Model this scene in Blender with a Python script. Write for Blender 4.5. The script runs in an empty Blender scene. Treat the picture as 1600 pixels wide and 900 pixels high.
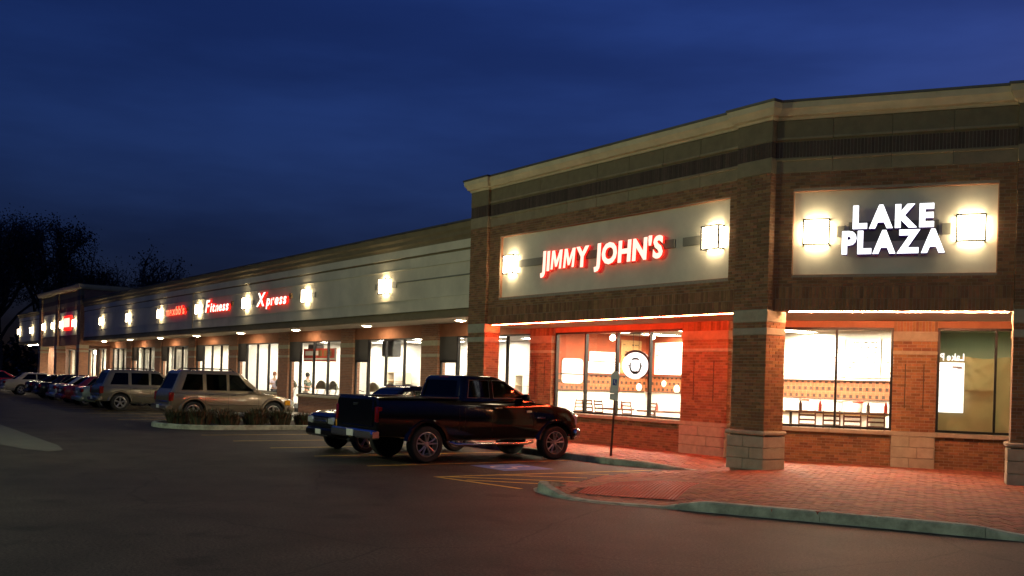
import bpy, bmesh, math, random
from mathutils import Vector, Matrix
random.seed(7)
R = math.radians
S = bpy.context.scene

# ------------------------------------------------------------------ camera
cam_data = bpy.data.cameras.new('camera'); cam = bpy.data.objects.new('camera', cam_data)
S.collection.objects.link(cam); S.camera = cam
PSI = R(35.5)
_f = Vector((-math.cos(PSI), math.sin(PSI), 0)); _r = Vector((math.sin(PSI), math.cos(PSI), 0)); _u = Vector((0, 0, 1))
_rm = Matrix((_r, _u, -_f)).transposed().to_4x4()
cam.matrix_world = Matrix.Translation((0, 0, 1.85)) @ _rm @ Matrix.Rotation(0.030, 4, 'Z')
cam_data.sensor_width = 36; cam_data.lens = 36 * 1575 / 1600
cam_data.shift_y = (595 - 450) / 1600
cam_data.clip_start = 0.1; cam_data.clip_end = 3000

# ------------------------------------------------------------------ dusk sky
W = bpy.data.worlds.new('World'); S.world = W; W.use_nodes = True
nt = W.node_tree; nt.nodes.clear()
def wn(t, **k):
    n = nt.nodes.new(t)
    for a, b in k.items(): setattr(n, a, b)
    return n
out = wn('ShaderNodeOutputWorld'); bg = wn('ShaderNodeBackground')
sky = wn('ShaderNodeTexSky', sky_type='NISHITA', sun_disc=False, sun_elevation=R(2.7), sun_rotation=R(350), air_density=1.0, dust_density=0.3, ozone_density=4.0)
tc = wn('ShaderNodeTexCoord'); mp = wn('ShaderNodeMapping'); mp.inputs['Scale'].default_value = (1.3, 1.3, 6.5); mp.inputs['Location'].default_value = (.35, .9, 0)
nz = wn('ShaderNodeTexNoise'); nz.inputs['Scale'].default_value = 1.6; nz.inputs['Detail'].default_value = 5; nz.inputs['Roughness'].default_value = .55
rp = wn('ShaderNodeValToRGB'); rp.color_ramp.elements[0].position = .38; rp.color_ramp.elements[0].color = (.74, .74, .78, 1)
rp.color_ramp.elements[1].position = .66; rp.color_ramp.elements[1].color = (1, 1, 1, 1)
hs = wn('ShaderNodeHueSaturation'); hs.inputs['Saturation'].default_value = 1.0
tint = wn('ShaderNodeMix', data_type='RGBA', blend_type='MULTIPLY'); tint.inputs[0].default_value = 1; tint.inputs[7].default_value = (.56, .48, 1.0, 1)
mul = wn('ShaderNodeMix', data_type='RGBA', blend_type='MULTIPLY'); mul.inputs[0].default_value = 1
L = nt.links.new
L(tc.outputs['Generated'], mp.inputs[0]); L(mp.outputs[0], nz.inputs['Vector']); L(nz.outputs['Fac'], rp.inputs[0])
L(sky.outputs[0], hs.inputs['Color']); L(hs.outputs[0], tint.inputs[6]); L(tint.outputs[2], mul.inputs[6]); L(rp.outputs[0], mul.inputs[7])
# cloud bank thickening towards the horizon
sx = wn('ShaderNodeSeparateXYZ'); nr = wn('ShaderNodeMath', operation='MULTIPLY_ADD'); nr.inputs[1].default_value = .20; ma = wn('ShaderNodeMath', operation='ADD')
er = wn('ShaderNodeValToRGB'); e_ = er.color_ramp.elements; e_[0].position = .12; e_[0].color = (.10, .095, .12, 1); e_[1].position = .58; e_[1].color = (1, 1, 1, 1)
m2 = wn('ShaderNodeMix', data_type='RGBA', blend_type='MULTIPLY'); m2.inputs[0].default_value = 1
L(tc.outputs['Generated'], sx.inputs[0]); L(nz.outputs['Fac'], nr.inputs[0]); L(sx.outputs[2], nr.inputs[2]); L(nr.outputs[0], er.inputs[0])
L(mul.outputs[2], m2.inputs[6]); L(er.outputs[0], m2.inputs[7]); L(m2.outputs[2], bg.inputs[0]); bg.inputs[1].default_value = 0.15; L(bg.outputs[0], out.inputs[0])
# the sun has set behind the camera: only the last glow of twilight is left
sun_d = bpy.data.lights.new('sun', 'SUN'); sun_d.energy = 0.004; sun_d.angle = R(20); sun_d.color = (.6, .75, 1)
sun = bpy.data.objects.new('sun', sun_d); S.collection.objects.link(sun); sun.rotation_euler = (R(87.3), 0, R(190))
S.view_settings.view_transform = 'Standard'; S.view_settings.look = 'None'; S.view_settings.gamma = 1; S.view_settings.exposure = 0
S.view_settings.use_curve_mapping = False
S.render.engine = 'CYCLES'
cy = S.cycles
cy.use_denoising = True; cy.max_bounces = 7; cy.diffuse_bounces = 3; cy.glossy_bounces = 3; cy.transparent_max_bounces = 12; cy.transmission_bounces = 3
cy.sample_clamp_indirect = 4; cy.caustics_reflective = False; cy.caustics_refractive = False; cy.use_light_tree = True
cy.use_adaptive_sampling = True; cy.adaptive_threshold = .015

# ------------------------------------------------------------------ materials
MATS = {}
def mat(name, col, rough=.7, metal=0., noise=None, bump=None, em=None, es=0., coat=0., island=0., col2=None, spec=None):
    m = bpy.data.materials.new(name); m.use_nodes = True; t = m.node_tree; t.nodes.clear(); N = t.nodes.new; K = t.links.new
    o = N('ShaderNodeOutputMaterial'); p = N('ShaderNodeBsdfPrincipled'); K(p.outputs[0], o.inputs[0])
    p.inputs['Base Color'].default_value = (*col, 1); p.inputs['Roughness'].default_value = rough; p.inputs['Metallic'].default_value = metal
    if spec is not None: p.inputs['Specular IOR Level'].default_value = spec
    if coat: p.inputs['Coat Weight'].default_value = coat; p.inputs['Coat Roughness'].default_value = .04
    src = None
    if noise or island or bump:
        c = N('ShaderNodeTexCoord'); gm = N('ShaderNodeNewGeometry')
    if noise:
        sc, amt = noise
        n = N('ShaderNodeTexNoise'); n.inputs['Scale'].default_value = sc; n.inputs['Detail'].default_value = 6; n.inputs['Roughness'].default_value = .65
        K(gm.outputs['Position'], n.inputs['Vector'])
        mx = N('ShaderNodeMix'); mx.data_type = 'RGBA'
        c2 = col2 or tuple(x * (1 - amt) for x in col); c1 = tuple(min(1, x * (1 + amt * .6)) for x in col)
        mx.inputs[6].default_value = (*c2, 1); mx.inputs[7].default_value = (*c1, 1)
        mr = N('ShaderNodeMapRange'); mr.inputs[1].default_value = .3; mr.inputs[2].default_value = .7
        K(n.outputs['Fac'], mr.inputs[0]); K(mr.outputs[0], mx.inputs[0]); src = mx.outputs[2]
        rr = N('ShaderNodeMapRange'); rr.inputs[3].default_value = max(.02, rough - .08); rr.inputs[4].default_value = min(1, rough + .08)
        K(n.outputs['Fac'], rr.inputs[0]); K(rr.outputs[0], p.inputs['Roughness'])
    if island:
        oi = N('ShaderNodeObjectInfo'); ad = N('ShaderNodeMath'); ad.operation = 'ADD'; fr = N('ShaderNodeMath'); fr.operation = 'FRACT'
        K(gm.outputs['Random Per Island'], ad.inputs[0]); K(oi.outputs['Random'], ad.inputs[1]); K(ad.outputs[0], fr.inputs[0])
        ra = N('ShaderNodeMapRange'); ra.inputs[3].default_value = 1 - island; ra.inputs[4].default_value = 1 + island * .7
        K(fr.outputs[0], ra.inputs[0])
        hv = N('ShaderNodeHueSaturation')
        hr = N('ShaderNodeMapRange'); hr.inputs[3].default_value = .488; hr.inputs[4].default_value = .512
        wnz = N('ShaderNodeTexWhiteNoise'); wnz.noise_dimensions = '1D'; K(fr.outputs[0], wnz.inputs['W']); K(wnz.outputs['Value'], hr.inputs[0]); K(hr.outputs[0], hv.inputs['Hue'])
        K(ra.outputs[0], hv.inputs['Value'])
        if src: K(src, hv.inputs['Color'])
        else: hv.inputs['Color'].default_value = (*col, 1)
        src = hv.outputs[0]
    if src: K(src, p.inputs['Base Color'])
    if bump:
        sc, st = bump
        n2 = N('ShaderNodeTexNoise'); n2.inputs['Scale'].default_value = sc; n2.inputs['Detail'].default_value = 4
        K(gm.outputs['Position'], n2.inputs['Vector'])
        b = N('ShaderNodeBump'); b.inputs['Strength'].default_value = st; b.inputs['Distance'].default_value = .01
        K(n2.outputs['Fac'], b.inputs['Height']); K(b.outputs[0], p.inputs['Normal'])
    if em: p.inputs['Emission Color'].default_value = (*em, 1); p.inputs['Emission Strength'].default_value = es
    MATS[name] = m; return m
def glass_mat(name, tint=(.93, .95, .95), rough=.02, f0=.055):
    m = bpy.data.materials.new(name); m.use_nodes = True; t = m.node_tree; t.nodes.clear(); N = t.nodes.new; K = t.links.new
    o = N('ShaderNodeOutputMaterial'); mx = N('ShaderNodeMixShader'); tr = N('ShaderNodeBsdfTransparent'); gl = N('ShaderNodeBsdfGlossy')
    tr.inputs[0].default_value = (*tint, 1); gl.inputs['Roughness'].default_value = rough
    lw = N('ShaderNodeLayerWeight'); pw = N('ShaderNodeMath'); pw.operation = 'POWER'; pw.inputs[1].default_value = 5; ml = N('ShaderNodeMath'); ml.operation = 'MULTIPLY_ADD'; ml.inputs[1].default_value = .92; ml.inputs[2].default_value = f0
    K(lw.outputs['Facing'], pw.inputs[0]); K(pw.outputs[0], ml.inputs[0]); lw.inputs[0].default_value = .5
    K(ml.outputs[0], mx.inputs[0]); K(tr.outputs[0], mx.inputs[1]); K(gl.outputs[0], mx.inputs[2]); K(mx.outputs[0], o.inputs[0])
    MATS[name] = m; return m
def brick_tex(name, c1, c2, mortar, tile=False):
    m = bpy.data.materials.new(name); m.use_nodes = True; t = m.node_tree; t.nodes.clear(); N = t.nodes.new; K = t.links.new
    o = N('ShaderNodeOutputMaterial'); p = N('ShaderNodeBsdfPrincipled'); K(p.outputs[0], o.inputs[0]); p.inputs['Roughness'].default_value = .85
    g = N('ShaderNodeNewGeometry'); s = N('ShaderNodeSeparateXYZ'); K(g.outputs['Position'], s.inputs[0])
    a = N('ShaderNodeMath'); a.operation = 'ADD'; K(s.outputs[0], a.inputs[0]); K(s.outputs[1], a.inputs[1])
    c = N('ShaderNodeCombineXYZ'); K(a.outputs[0], c.inputs[0]); K(s.outputs[2], c.inputs[1])
    b = N('ShaderNodeTexBrick'); K(c.outputs[0], b.inputs['Vector'])
    b.inputs['Color1'].default_value = (*c1, 1); b.inputs['Color2'].default_value = (*c2, 1); b.inputs['Mortar'].default_value = (*mortar, 1)
    b.inputs['Scale'].default_value = 1
    if tile: b.inputs['Brick Width'].default_value = .14; b.inputs['Row Height'].default_value = .14; b.inputs['Mortar Size'].default_value = .008; b.offset = .5; b.inputs['Bias'].default_value = -.35
    else: b.inputs['Brick Width'].default_value = .2; b.inputs['Row Height'].default_value = .0667; b.inputs['Mortar Size'].default_value = .006
    K(b.outputs['Color'], p.inputs['Base Color'])
    bp = N('ShaderNodeBump'); bp.inputs['Strength'].default_value = .4; bp.inputs['Distance'].default_value = .01; bp.invert = True
    K(b.outputs['Fac'], bp.inputs['Height']); K(bp.outputs[0], p.inputs['Normal'])
    MATS[name] = m; return m

def asphalt():
    m = mat('asphalt', (.05, .048, .044), .7, bump=(150, 1.0), spec=.22); t = m.node_tree; N = t.nodes.new; K = t.links.new; p = [n for n in t.nodes if n.type == 'BSDF_PRINCIPLED'][0]
    g_ = N('ShaderNodeNewGeometry'); val = None
    for sc, lo, hi in ((.16, .65, 1.35), (.9, .70, 1.3), (30, .35, 1.9), (120, .35, 1.9)):
        n = N('ShaderNodeTexNoise'); n.inputs['Scale'].default_value = sc; n.inputs['Detail'].default_value = 4; K(g_.outputs['Position'], n.inputs['Vector'])
        r_ = N('ShaderNodeMapRange'); r_.inputs[1].default_value = .32; r_.inputs[2].default_value = .68; r_.inputs[3].default_value = lo; r_.inputs[4].default_value = hi; K(n.outputs['Fac'], r_.inputs[0])
        if val is None: val = r_.outputs[0]; big = n
        else: q = N('ShaderNodeMath'); q.operation = 'MULTIPLY'; K(val, q.inputs[0]); K(r_.outputs[0], q.inputs[1]); val = q.outputs[0]
    mx = N('ShaderNodeMix'); mx.data_type = 'RGBA'; mx.blend_type = 'MULTIPLY'; mx.inputs[0].default_value = 1; mx.inputs[6].default_value = (.030, .026, .0195, 1); K(val, mx.inputs[7])
    # hairline cracks and old oil drips
    nd = N('ShaderNodeTexNoise'); nd.inputs['Scale'].default_value = .8; K(g_.outputs['Position'], nd.inputs['Vector'])
    wv = N('ShaderNodeMix'); wv.data_type = 'VECTOR'; wv.inputs[0].default_value = .35; K(g_.outputs['Position'], wv.inputs[4]); K(nd.outputs['Color'], wv.inputs[5])
    vo = N('ShaderNodeTexVoronoi'); vo.feature = 'DISTANCE_TO_EDGE'; vo.inputs['Scale'].default_value = .34; K(wv.outputs[1], vo.inputs['Vector'])
    cr = N('ShaderNodeMapRange'); cr.inputs[1].default_value = 0; cr.inputs[2].default_value = .006; cr.inputs[3].default_value = .35; cr.inputs[4].default_value = 1; K(vo.outputs['Distance'], cr.inputs[0])
    so = N('ShaderNodeTexNoise'); so.inputs['Scale'].default_value = 1.1; so.inputs['Detail'].default_value = 3; K(g_.outputs['Position'], so.inputs['Vector'])
    os_ = N('ShaderNodeMapRange'); os_.inputs[1].default_value = .60; os_.inputs[2].default_value = .70; os_.inputs[3].default_value = 1; os_.inputs[4].default_value = .5; K(so.outputs['Fac'], os_.inputs[0])
    q1 = N('ShaderNodeMath'); q1.operation = 'MULTIPLY'; K(cr.outputs[0], q1.inputs[0]); K(os_.outputs[0], q1.inputs[1])
    m3 = N('ShaderNodeMix'); m3.data_type = 'RGBA'; m3.blend_type = 'MULTIPLY'; m3.inputs[0].default_value = 1; K(mx.outputs[2], m3.inputs[6]); K(q1.outputs[0], m3.inputs[7]); K(m3.outputs[2], p.inputs['Base Color'])
    r2 = N('ShaderNodeMapRange'); r2.inputs[3].default_value = .52; r2.inputs[4].default_value = .78; K(big.outputs['Fac'], r2.inputs[0]); K(r2.outputs[0], p.inputs['Roughness'])
asphalt()
mat('line_yellow', (.62, .44, .05), .7, noise=(6, .5), bump=(90, .4))
mat('line_blue', (.10, .20, .50), .7, noise=(6, .4), bump=(90, .4))
mat('line_white', (.6, .6, .6), .7, noise=(6, .4))
mat('concrete', (.33, .33, .29), .85, noise=(2.2, .35), bump=(60, .35))
mat('kerb_concrete', (.37, .40, .30), .85, noise=(3.6, .62), bump=(50, .5))
mat('light_pool_paint', (.085, .088, .07), .8, noise=(1.4, .25), bump=(80, .4))  # paler tone for the pool of light painted on the asphalt
mat('paver', (.33, .105, .052), .8, noise=(9, .25), bump=(80, .4), island=.35)
mat('paver_bed', (.10, .05, .035), .95, noise=(9, .3))
mat('tactile', (.50, .06, .025), .55, noise=(7, .25))
mat('brick', (.27, .135, .062), .88, noise=(14, .25), bump=(90, .5), island=.34)
mat('brick_dark', (.085, .055, .040), .88, noise=(14, .25), bump=(90, .5), island=.3)
mat('mortar', (.30, .25, .19), .95, noise=(20, .2), bump=(120, .4))
mat('stone', (.36, .33, .24), .85, noise=(5, .2), bump=(70, .5), island=.08)
mat('stone_upper', (.27, .215, .125), .85, noise=(2.5, .25), bump=(70, .5), island=.08)
mat('stone_grey', (.185, .145, .08), .85, noise=(5, .2), bump=(70, .4))
mat('stucco', (.62, .57, .45), .9, noise=(1.1, .16), bump=(160, .35))
mat('stucco_wing', (.64, .575, .43), .9, noise=(.8, .18), bump=(160, .3))
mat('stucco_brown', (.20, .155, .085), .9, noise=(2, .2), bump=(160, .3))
mat('cornice_paint', (.62, .52, .33), .7, noise=(1.5, .22))
mat('coping', (.09, .085, .08), .5, metal=.3, noise=(2, .2))
mat('soffit', (.62, .56, .45), .85, noise=(1.5, .12))
mat('lintel', (.36, .16, .085), .88, noise=(3, .2), bump=(60, .3))
mat('frame_dark', (.022, .020, .020), .38, metal=.6, noise=(12, .2))
mat('frame_bronze', (.045, .035, .028), .45, metal=.5, noise=(12, .2))
mat('panel_dark', (.055, .055, .052), .5, noise=(3, .25))
mat('raceway', (.20, .19, .15), .7, noise=(4, .15))
brick_tex('brick_far', (.34, .15, .08), (.24, .10, .055), (.30, .25, .19))
def tile_band():
    m = mat('tile_band', (.6, .28, .13), .5); t = m.node_tree; N = t.nodes.new; K = t.links.new; p = [n for n in t.nodes if n.type == 'BSDF_PRINCIPLED'][0]
    g_ = N('ShaderNodeNewGeometry'); sp = N('ShaderNodeSeparateXYZ'); K(g_.outputs['Position'], sp.inputs[0]); a = N('ShaderNodeMath'); a.operation = 'ADD'; K(sp.outputs[0], a.inputs[0]); K(sp.outputs[1], a.inputs[1])
    c = N('ShaderNodeCombineXYZ'); K(a.outputs[0], c.inputs[0]); K(sp.outputs[2], c.inputs[1])
    def bt(w, c1, c2, mo, ms, off):
        b = N('ShaderNodeTexBrick'); K(c.outputs[0], b.inputs['Vector']); b.offset = off; b.inputs['Scale'].default_value = 1; b.inputs['Brick Width'].default_value = w; b.inputs['Row Height'].default_value = w; b.inputs['Mortar Size'].default_value = ms; b.inputs['Mortar Smooth'].default_value = .05
        b.inputs['Color1'].default_value = c1; b.inputs['Color2'].default_value = c2; b.inputs['Mortar'].default_value = mo; return b
    b1 = bt(.13, (.20, .058, .020, 1), (.27, .085, .030, 1), (.30, .14, .07, 1), .006, 0.)
    b2 = bt(.20, (1, 1, 1, 1), (1, 1, 1, 1), (0, 0, 0, 1), .055, .5)
    mx = N('ShaderNodeMix'); mx.data_type = 'RGBA'; K(b2.outputs['Color'], mx.inputs[0]); K(b1.outputs['Color'], mx.inputs[6]); mx.inputs[7].default_value = (.03, .012, .008, 1); K(mx.outputs[2], p.inputs['Base Color'])
tile_band()
mat('orange_wall', (.25, .045, .013), .8, noise=(2.5, .25))
mat('white_wall', (.78, .76, .70), .8, noise=(1.5, .06))
mat('cream_wall', (.72, .66, .52), .8, noise=(1.5, .08))
mat('green_wall', (.36, .36, .24), .85, noise=(1.5, .12))
mat('floor_tile', (.30, .24, .18), .4, noise=(3, .2))
mat('carpet', (.12, .11, .12), .95, noise=(8, .3))
mat('ceiling_tile', (.74, .72, .66), .9, noise=(4, .05))
mat('roofing', (.10, .10, .10), .9, noise=(2, .2))
mat('wood', (.14, .04, .014), .45, noise=(8, .35), bump=(40, .1))
mat('wood_dark', (.055, .025, .018), .4, noise=(8, .35))
mat('board_white', (.85, .84, .80), .5, noise=(3, .04))
mat('print_dark', (.012, .010, .010), .7, noise=(9, .3))
mat('print_red', (.62, .06, .035), .6, noise=(5, .2))
mat('print_tan', (.36, .20, .075), .6, noise=(5, .2))
mat('kraft', (.40, .29, .15), .75, noise=(1.2, .15), bump=(14, .5))
mat('black_plastic', (.015, .015, .015), .45, noise=(10, .2))
mat('olive_plastic', (.10, .10, .065), .5, noise=(6, .2))
mat('grey_plastic', (.45, .45, .44), .5, noise=(6, .15))
mat('rubber', (.018, .018, .018), .85, noise=(20, .3), bump=(60, .3))
mat('alloy', (.58, .57, .55), .32, metal=.9, noise=(10, .12))
mat('chrome', (.72, .72, .72), .12, metal=1., noise=(10, .05))
mat('under', (.008, .008, .008), .9, noise=(5, .2))
def paint(n, c, metal=.0, rough=.14): mat(n, c, rough, metal, noise=(1.2, .08), coat=1.)
mat('paint_black', (.004, .004, .0045), .07, noise=(1.2, .08), spec=.5)
mat('emblem_ring', (.05, .006, .006), .5, noise=(5, .2)); paint('paint_tan', (.23, .185, .13), .35, .22); paint('paint_gold', (.20, .18, .13), .35, .22)
paint('paint_cream', (.46, .41, .29), .1, .3); paint('paint_red', (.42, .02, .015)); paint('paint_maroon', (.13, .015, .022))
paint('paint_silver', (.42, .44, .43), .5, .35); mat('paint_night', (.008, .009, .014), .12, noise=(1.2, .08), spec=.45); paint('paint_sage', (.26, .31, .26), .3, .35)
mat('lens_red', (.20, .006, .005), .12, noise=(30, .2), coat=.6)
mat('lens_amber', (.70, .30, .02), .12, noise=(30, .2), coat=.6)
mat('lens_clear', (.75, .77, .76), .08, metal=.5, noise=(30, .3), coat=.8)
mat('plate', (.72, .72, .66), .5, noise=(40, .25))
mat('seat', (.10, .09, .08), .85, noise=(9, .2))
mat('sign_face', (.62, .64, .56), .5, noise=(8, .15)); mat('sign_blue', (.03, .06, .32), .5, noise=(8, .2))
mat('post_steel', (.055, .04, .03), .6, metal=.4, noise=(12, .4))
mat('bark', (.045, .038, .03), .95, noise=(6, .4), bump=(25, .6))
mat('leaf_dark', (.030, .034, .022), .8, noise=(2, .4), island=.4)
mat('shrub', (.055, .062, .028), .75, noise=(5, .4), island=.45)
mat('shrub_rust', (.14, .070, .030), .8, noise=(5, .4), island=.45)
mat('mulch', (.045, .03, .02), .95, noise=(12, .5), bump=(40, 1.))
mat('skin', (.48, .28, .19), .55, noise=(9, .1)); mat('hair_dark', (.02, .014, .010), .6, noise=(40, .3)); mat('hair_red', (.22, .06, .025), .6, noise=(40, .3))
mat('shirt_green', (.10, .13, .10), .9, noise=(9, .2)); mat('shirt_lilac', (.55, .50, .62), .9, noise=(9, .12)); mat('trousers', (.55, .50, .42), .9, noise=(9, .15)); mat('trousers_dark', (.03, .03, .04), .9, noise=(9, .2))
mat('lamp_glow', (.9, .85, .7), .4, em=(1.0, .80, .50), es=32)
mat('down_glow', (.9, .9, .85), .4, em=(1.0, .74, .46), es=260)
mat('troffer_glow', (.9, .9, .9), .4, em=(1.0, .84, .60), es=170)
mat('troffer_wing', (.9, .9, .9), .4, em=(1.0, .86, .66), es=95)
mat('troffer_dim', (.9, .9, .9), .4, em=(.95, 1.0, .72), es=40)
mat('globe_glow', (.9, .9, .9), .4, em=(1.0, .84, .60), es=40)
mat('red_face', (.9, .5, .4), .4, em=(1.0, .55, .42), es=1.9)
mat('orange_face', (.9, .5, .3), .4, em=(1.0, .40, .18), es=1.1)
mat('red_side', (.6, .03, .02), .4, em=(1.0, .018, .010), es=1.6)
mat('cream_face', (.9, .85, .7), .4, em=(1.0, .86, .70), es=2.2)
mat('white_face', (.9, .9, .9), .4, em=(.96, .97, 1.0), es=2.4)
mat('letter_side', (.05, .03, .08), .5, em=(.12, .05, .35), es=.25)
mat('neon_red', (.9, .2, .1), .4, em=(1.0, .075, .024), es=700)
mat('neon_warm', (.9, .5, .3), .4, em=(1.0, .42, .20), es=1150)
mat('white_glow', (.9, .9, .9), .4, em=(1.0, .99, .95), es=1.6)  # self-lit white for the built sign reflection and the emblem disc
mat('lot_glow', (.9, .9, .9), .4, em=(.86, 1.0, .72), es=60)
def kraft():
    m = MATS['kraft']; t = m.node_tree; N = t.nodes.new; K = t.links.new; p = [n for n in t.nodes if n.type == 'BSDF_PRINCIPLED'][0]; o = [n for n in t.nodes if n.type == 'OUTPUT_MATERIAL'][0]
    tr = N('ShaderNodeBsdfTranslucent'); tr.inputs[0].default_value = (.42, .28, .12, 1); mx = N('ShaderNodeMixShader'); mx.inputs[0].default_value = .45; K(p.outputs[0], mx.inputs[1]); K(tr.outputs[0], mx.inputs[2]); K(mx.outputs[0], o.inputs[0])
kraft()
glass_mat('glass'); glass_mat('car_glass', (.30, .32, .31), .03, .035); glass_mat('car_glass_dark', (.06, .065, .07), .03, .03)

# ------------------------------------------------------------------ mesh helpers
def link(o): S.collection.objects.link(o); return o
def world(o):
    m = Matrix.Translation(o.location) @ o.rotation_euler.to_matrix().to_4x4() @ Matrix.Diagonal((*o.scale, 1))
    return m if o.parent is None else world(o.parent) @ o.matrix_parent_inverse @ m
def adopt(o, parent):
    o.parent = parent; o.matrix_parent_inverse = world(parent).inverted()
def tag(o, label=None, cat=None, group=None, kind=None):
    if label: o['label'] = label
    if cat: o['category'] = cat
    if group: o['group'] = group
    if kind: o['kind'] = kind
    return o
def empty(name, loc=(0, 0, 0), rz=0, **k):
    o = link(bpy.data.objects.new(name, None)); o.location = loc; o.rotation_euler = (0, 0, rz); o.empty_display_size = .2
    return tag(o, **k)
def copy_tree(o, parent=None):
    c = link(o.copy())
    if parent is not None:
        inv = o.matrix_parent_inverse.copy(); c.parent = parent; c.matrix_parent_inverse = inv
    for ch in [x for x in bpy.data.objects if x.parent == o]: copy_tree(ch, c)
    return c
class MB:
    def __init__(s, T=None): s.v = []; s.f = []; s.m = []; s.T = T
    def add(s, vs, fs, m=0):
        b = len(s.v)
        for p in vs:
            p = Vector(p); s.v.append(s.T @ p if s.T else p)
        for q in fs: s.f.append([b + i for i in q]); s.m.append(m)
        return s
    def box(s, x0, x1, y0, y1, z0, z1, m=0):
        return s.add([(x0, y0, z0), (x1, y0, z0), (x1, y1, z0), (x0, y1, z0), (x0, y0, z1), (x1, y0, z1), (x1, y1, z1), (x0, y1, z1)],
                     [(0, 3, 2, 1), (4, 5, 6, 7), (0, 1, 5, 4), (1, 2, 6, 5), (2, 3, 7, 6), (3, 0, 4, 7)], m)
    def cbox(s, x0, x1, y0, y1, z0, z1, c=.01, m=0):      # chamfered box
        v = []; 
        for (a, b, d) in ((c, c, 0), (0, c, c), (c, 0, c)):
            for zz in (0, 1):
                for (xx, yy) in ((0, 0), (1, 0), (1, 1), (0, 1)):
                    v.append((x1 - a if xx else x0 + a, y1 - b if yy else y0 + b, z1 - d if zz else z0 + d))
        me = bmesh.new()
        for p in v: me.verts.new(p)
        bmesh.ops.convex_hull(me, input=me.verts)
        me.verts.index_update()
        s.add([p.co.copy() for p in me.verts], [[q.index for q in f.verts] for f in me.faces], m); me.free(); return s
    def prism(s, poly, a, b, ax='z', m=0):
        n = len(poly)
        def P(p, h): return {'z': (p[0], p[1], h), 'y': (p[0], h, p[1]), 'x': (h, p[0], p[1])}[ax]
        vs = [P(p, a) for p in poly] + [P(p, b) for p in poly]
        fs = [list(range(n)), list(range(n, 2 * n))] + [(i, (i + 1) % n, n + (i + 1) % n, n + i) for i in range(n)]
        return s.add(vs, fs, m)
    def cyl(s, p0, p1, r0, r1=None, n=12, caps=True, m=0):
        r1 = r0 if r1 is None else r1; p0 = Vector(p0); p1 = Vector(p1); d = (p1 - p0).normalized()
        a = d.orthogonal().normalized(); b = d.cross(a)
        vs = []
        for p, r in ((p0, r0), (p1, r1)):
            for i in range(n):
                t = 2 * math.pi * i / n; vs.append(p + a * (r * math.cos(t)) + b * (r * math.sin(t)))
        fs = [(i, (i + 1) % n, n + (i + 1) % n, n + i) for i in range(n)]
        if caps: fs += [list(range(n))[::-1], list(range(n, 2 * n))]
        return s.add(vs, fs, m)
    def lathe(s, prof, o=(0, 0, 0), ax=(0, 0, 1), n=20, m=0, closed=False, a0=0., a1=2 * math.pi):
        o = Vector(o); d = Vector(ax).normalized(); a = d.orthogonal().normalized(); b = d.cross(a); full = abs(a1 - a0) > 6.28
        k = n if full else n + 1; vs = []
        for i in range(k):
            t = a0 + (a1 - a0) * i / n
            for (r, h) in prof: vs.append(o + a * (r * math.cos(t)) + b * (r * math.sin(t)) + d * h)
        q = len(prof); fs = []
        for i in range(n):
            j = (i + 1) % k
            for w in range(q if closed else q - 1):
                x = (w + 1) % q; fs.append((i * q + w, j * q + w, j * q + x, i * q + x))
        return s.add(vs, fs, m)
    def tube(s, pts, r, n=8, m=0):
        pts = [Vector(p) for p in pts]; rs = r if isinstance(r, (list, tuple)) else [r] * len(pts); vs = []
        ref = None
        for i, p in enumerate(pts):
            d = (pts[min(i + 1, len(pts) - 1)] - pts[max(i - 1, 0)]).normalized()
            if ref is None: ref = d.orthogonal().normalized()
            a = (ref - d * ref.dot(d)).normalized(); ref = a; b = d.cross(a)
            for k in range(n):
                t = 2 * math.pi * k / n; vs.append(p + a * (rs[i] * math.cos(t)) + b * (rs[i] * math.sin(t)))
        fs = [(i * n + k, i * n + (k + 1) % n, (i + 1) * n + (k + 1) % n, (i + 1) * n + k) for i in range(len(pts) - 1) for k in range(n)]
        fs += [list(range(n))[::-1], list(range((len(pts) - 1) * n, len(pts) * n))]
        return s.add(vs, fs, m)
    def loft(s, rings, caps=True, m=0):
        n = len(rings[0]); vs = [p for r in rings for p in r]
        fs = [(i * n + k, i * n + (k + 1) % n, (i + 1) * n + (k + 1) % n, (i + 1) * n + k) for i in range(len(rings) - 1) for k in range(n)]
        if caps: fs += [list(range(n))[::-1], list(range((len(rings) - 1) * n, len(rings) * n))]
        return s.add(vs, fs, m)
    def mesh(s, name, mats, smooth=None):
        me = bpy.data.meshes.new(name); me.from_pydata([tuple(v) for v in s.v], [], s.f)
        for x in (mats if isinstance(mats, (list, tuple)) else [mats]): me.materials.append(MATS[x])
        me.polygons.foreach_set('material_index', s.m)
        b = bmesh.new(); b.from_mesh(me); bmesh.ops.recalc_face_normals(b, faces=b.faces); b.to_mesh(me); b.free()
        if smooth:
            me.polygons.foreach_set('use_smooth', [True] * len(me.polygons)); me.set_sharp_from_angle(angle=R(smooth))
        me.update(); return me
    def build(s, name, mats, parent=None, smooth=None, **k):
        o = link(bpy.data.objects.new(name, s.mesh(name, mats, smooth)))
        if parent is not None: adopt(o, parent)
        return tag(o, **k)
def boolean(o, cutters, op='DIFFERENCE'):
    for c in cutters:
        md = o.modifiers.new('b', 'BOOLEAN'); md.operation = op; md.solver = 'EXACT'; md.object = c
    dg = bpy.context.evaluated_depsgraph_get(); dg.update()
    me = bpy.data.meshes.new_from_object(o.evaluated_get(dg)); old = o.data; o.modifiers.clear(); o.data = me; me.name = old.name
    for c in cutters: bpy.data.objects.remove(c)
ORD = ['first', 'second', 'third', 'fourth', 'fifth', 'sixth', 'seventh', 'eighth', 'ninth', 'tenth', 'eleventh', 'twelfth', 'thirteenth', 'fourteenth']

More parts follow.
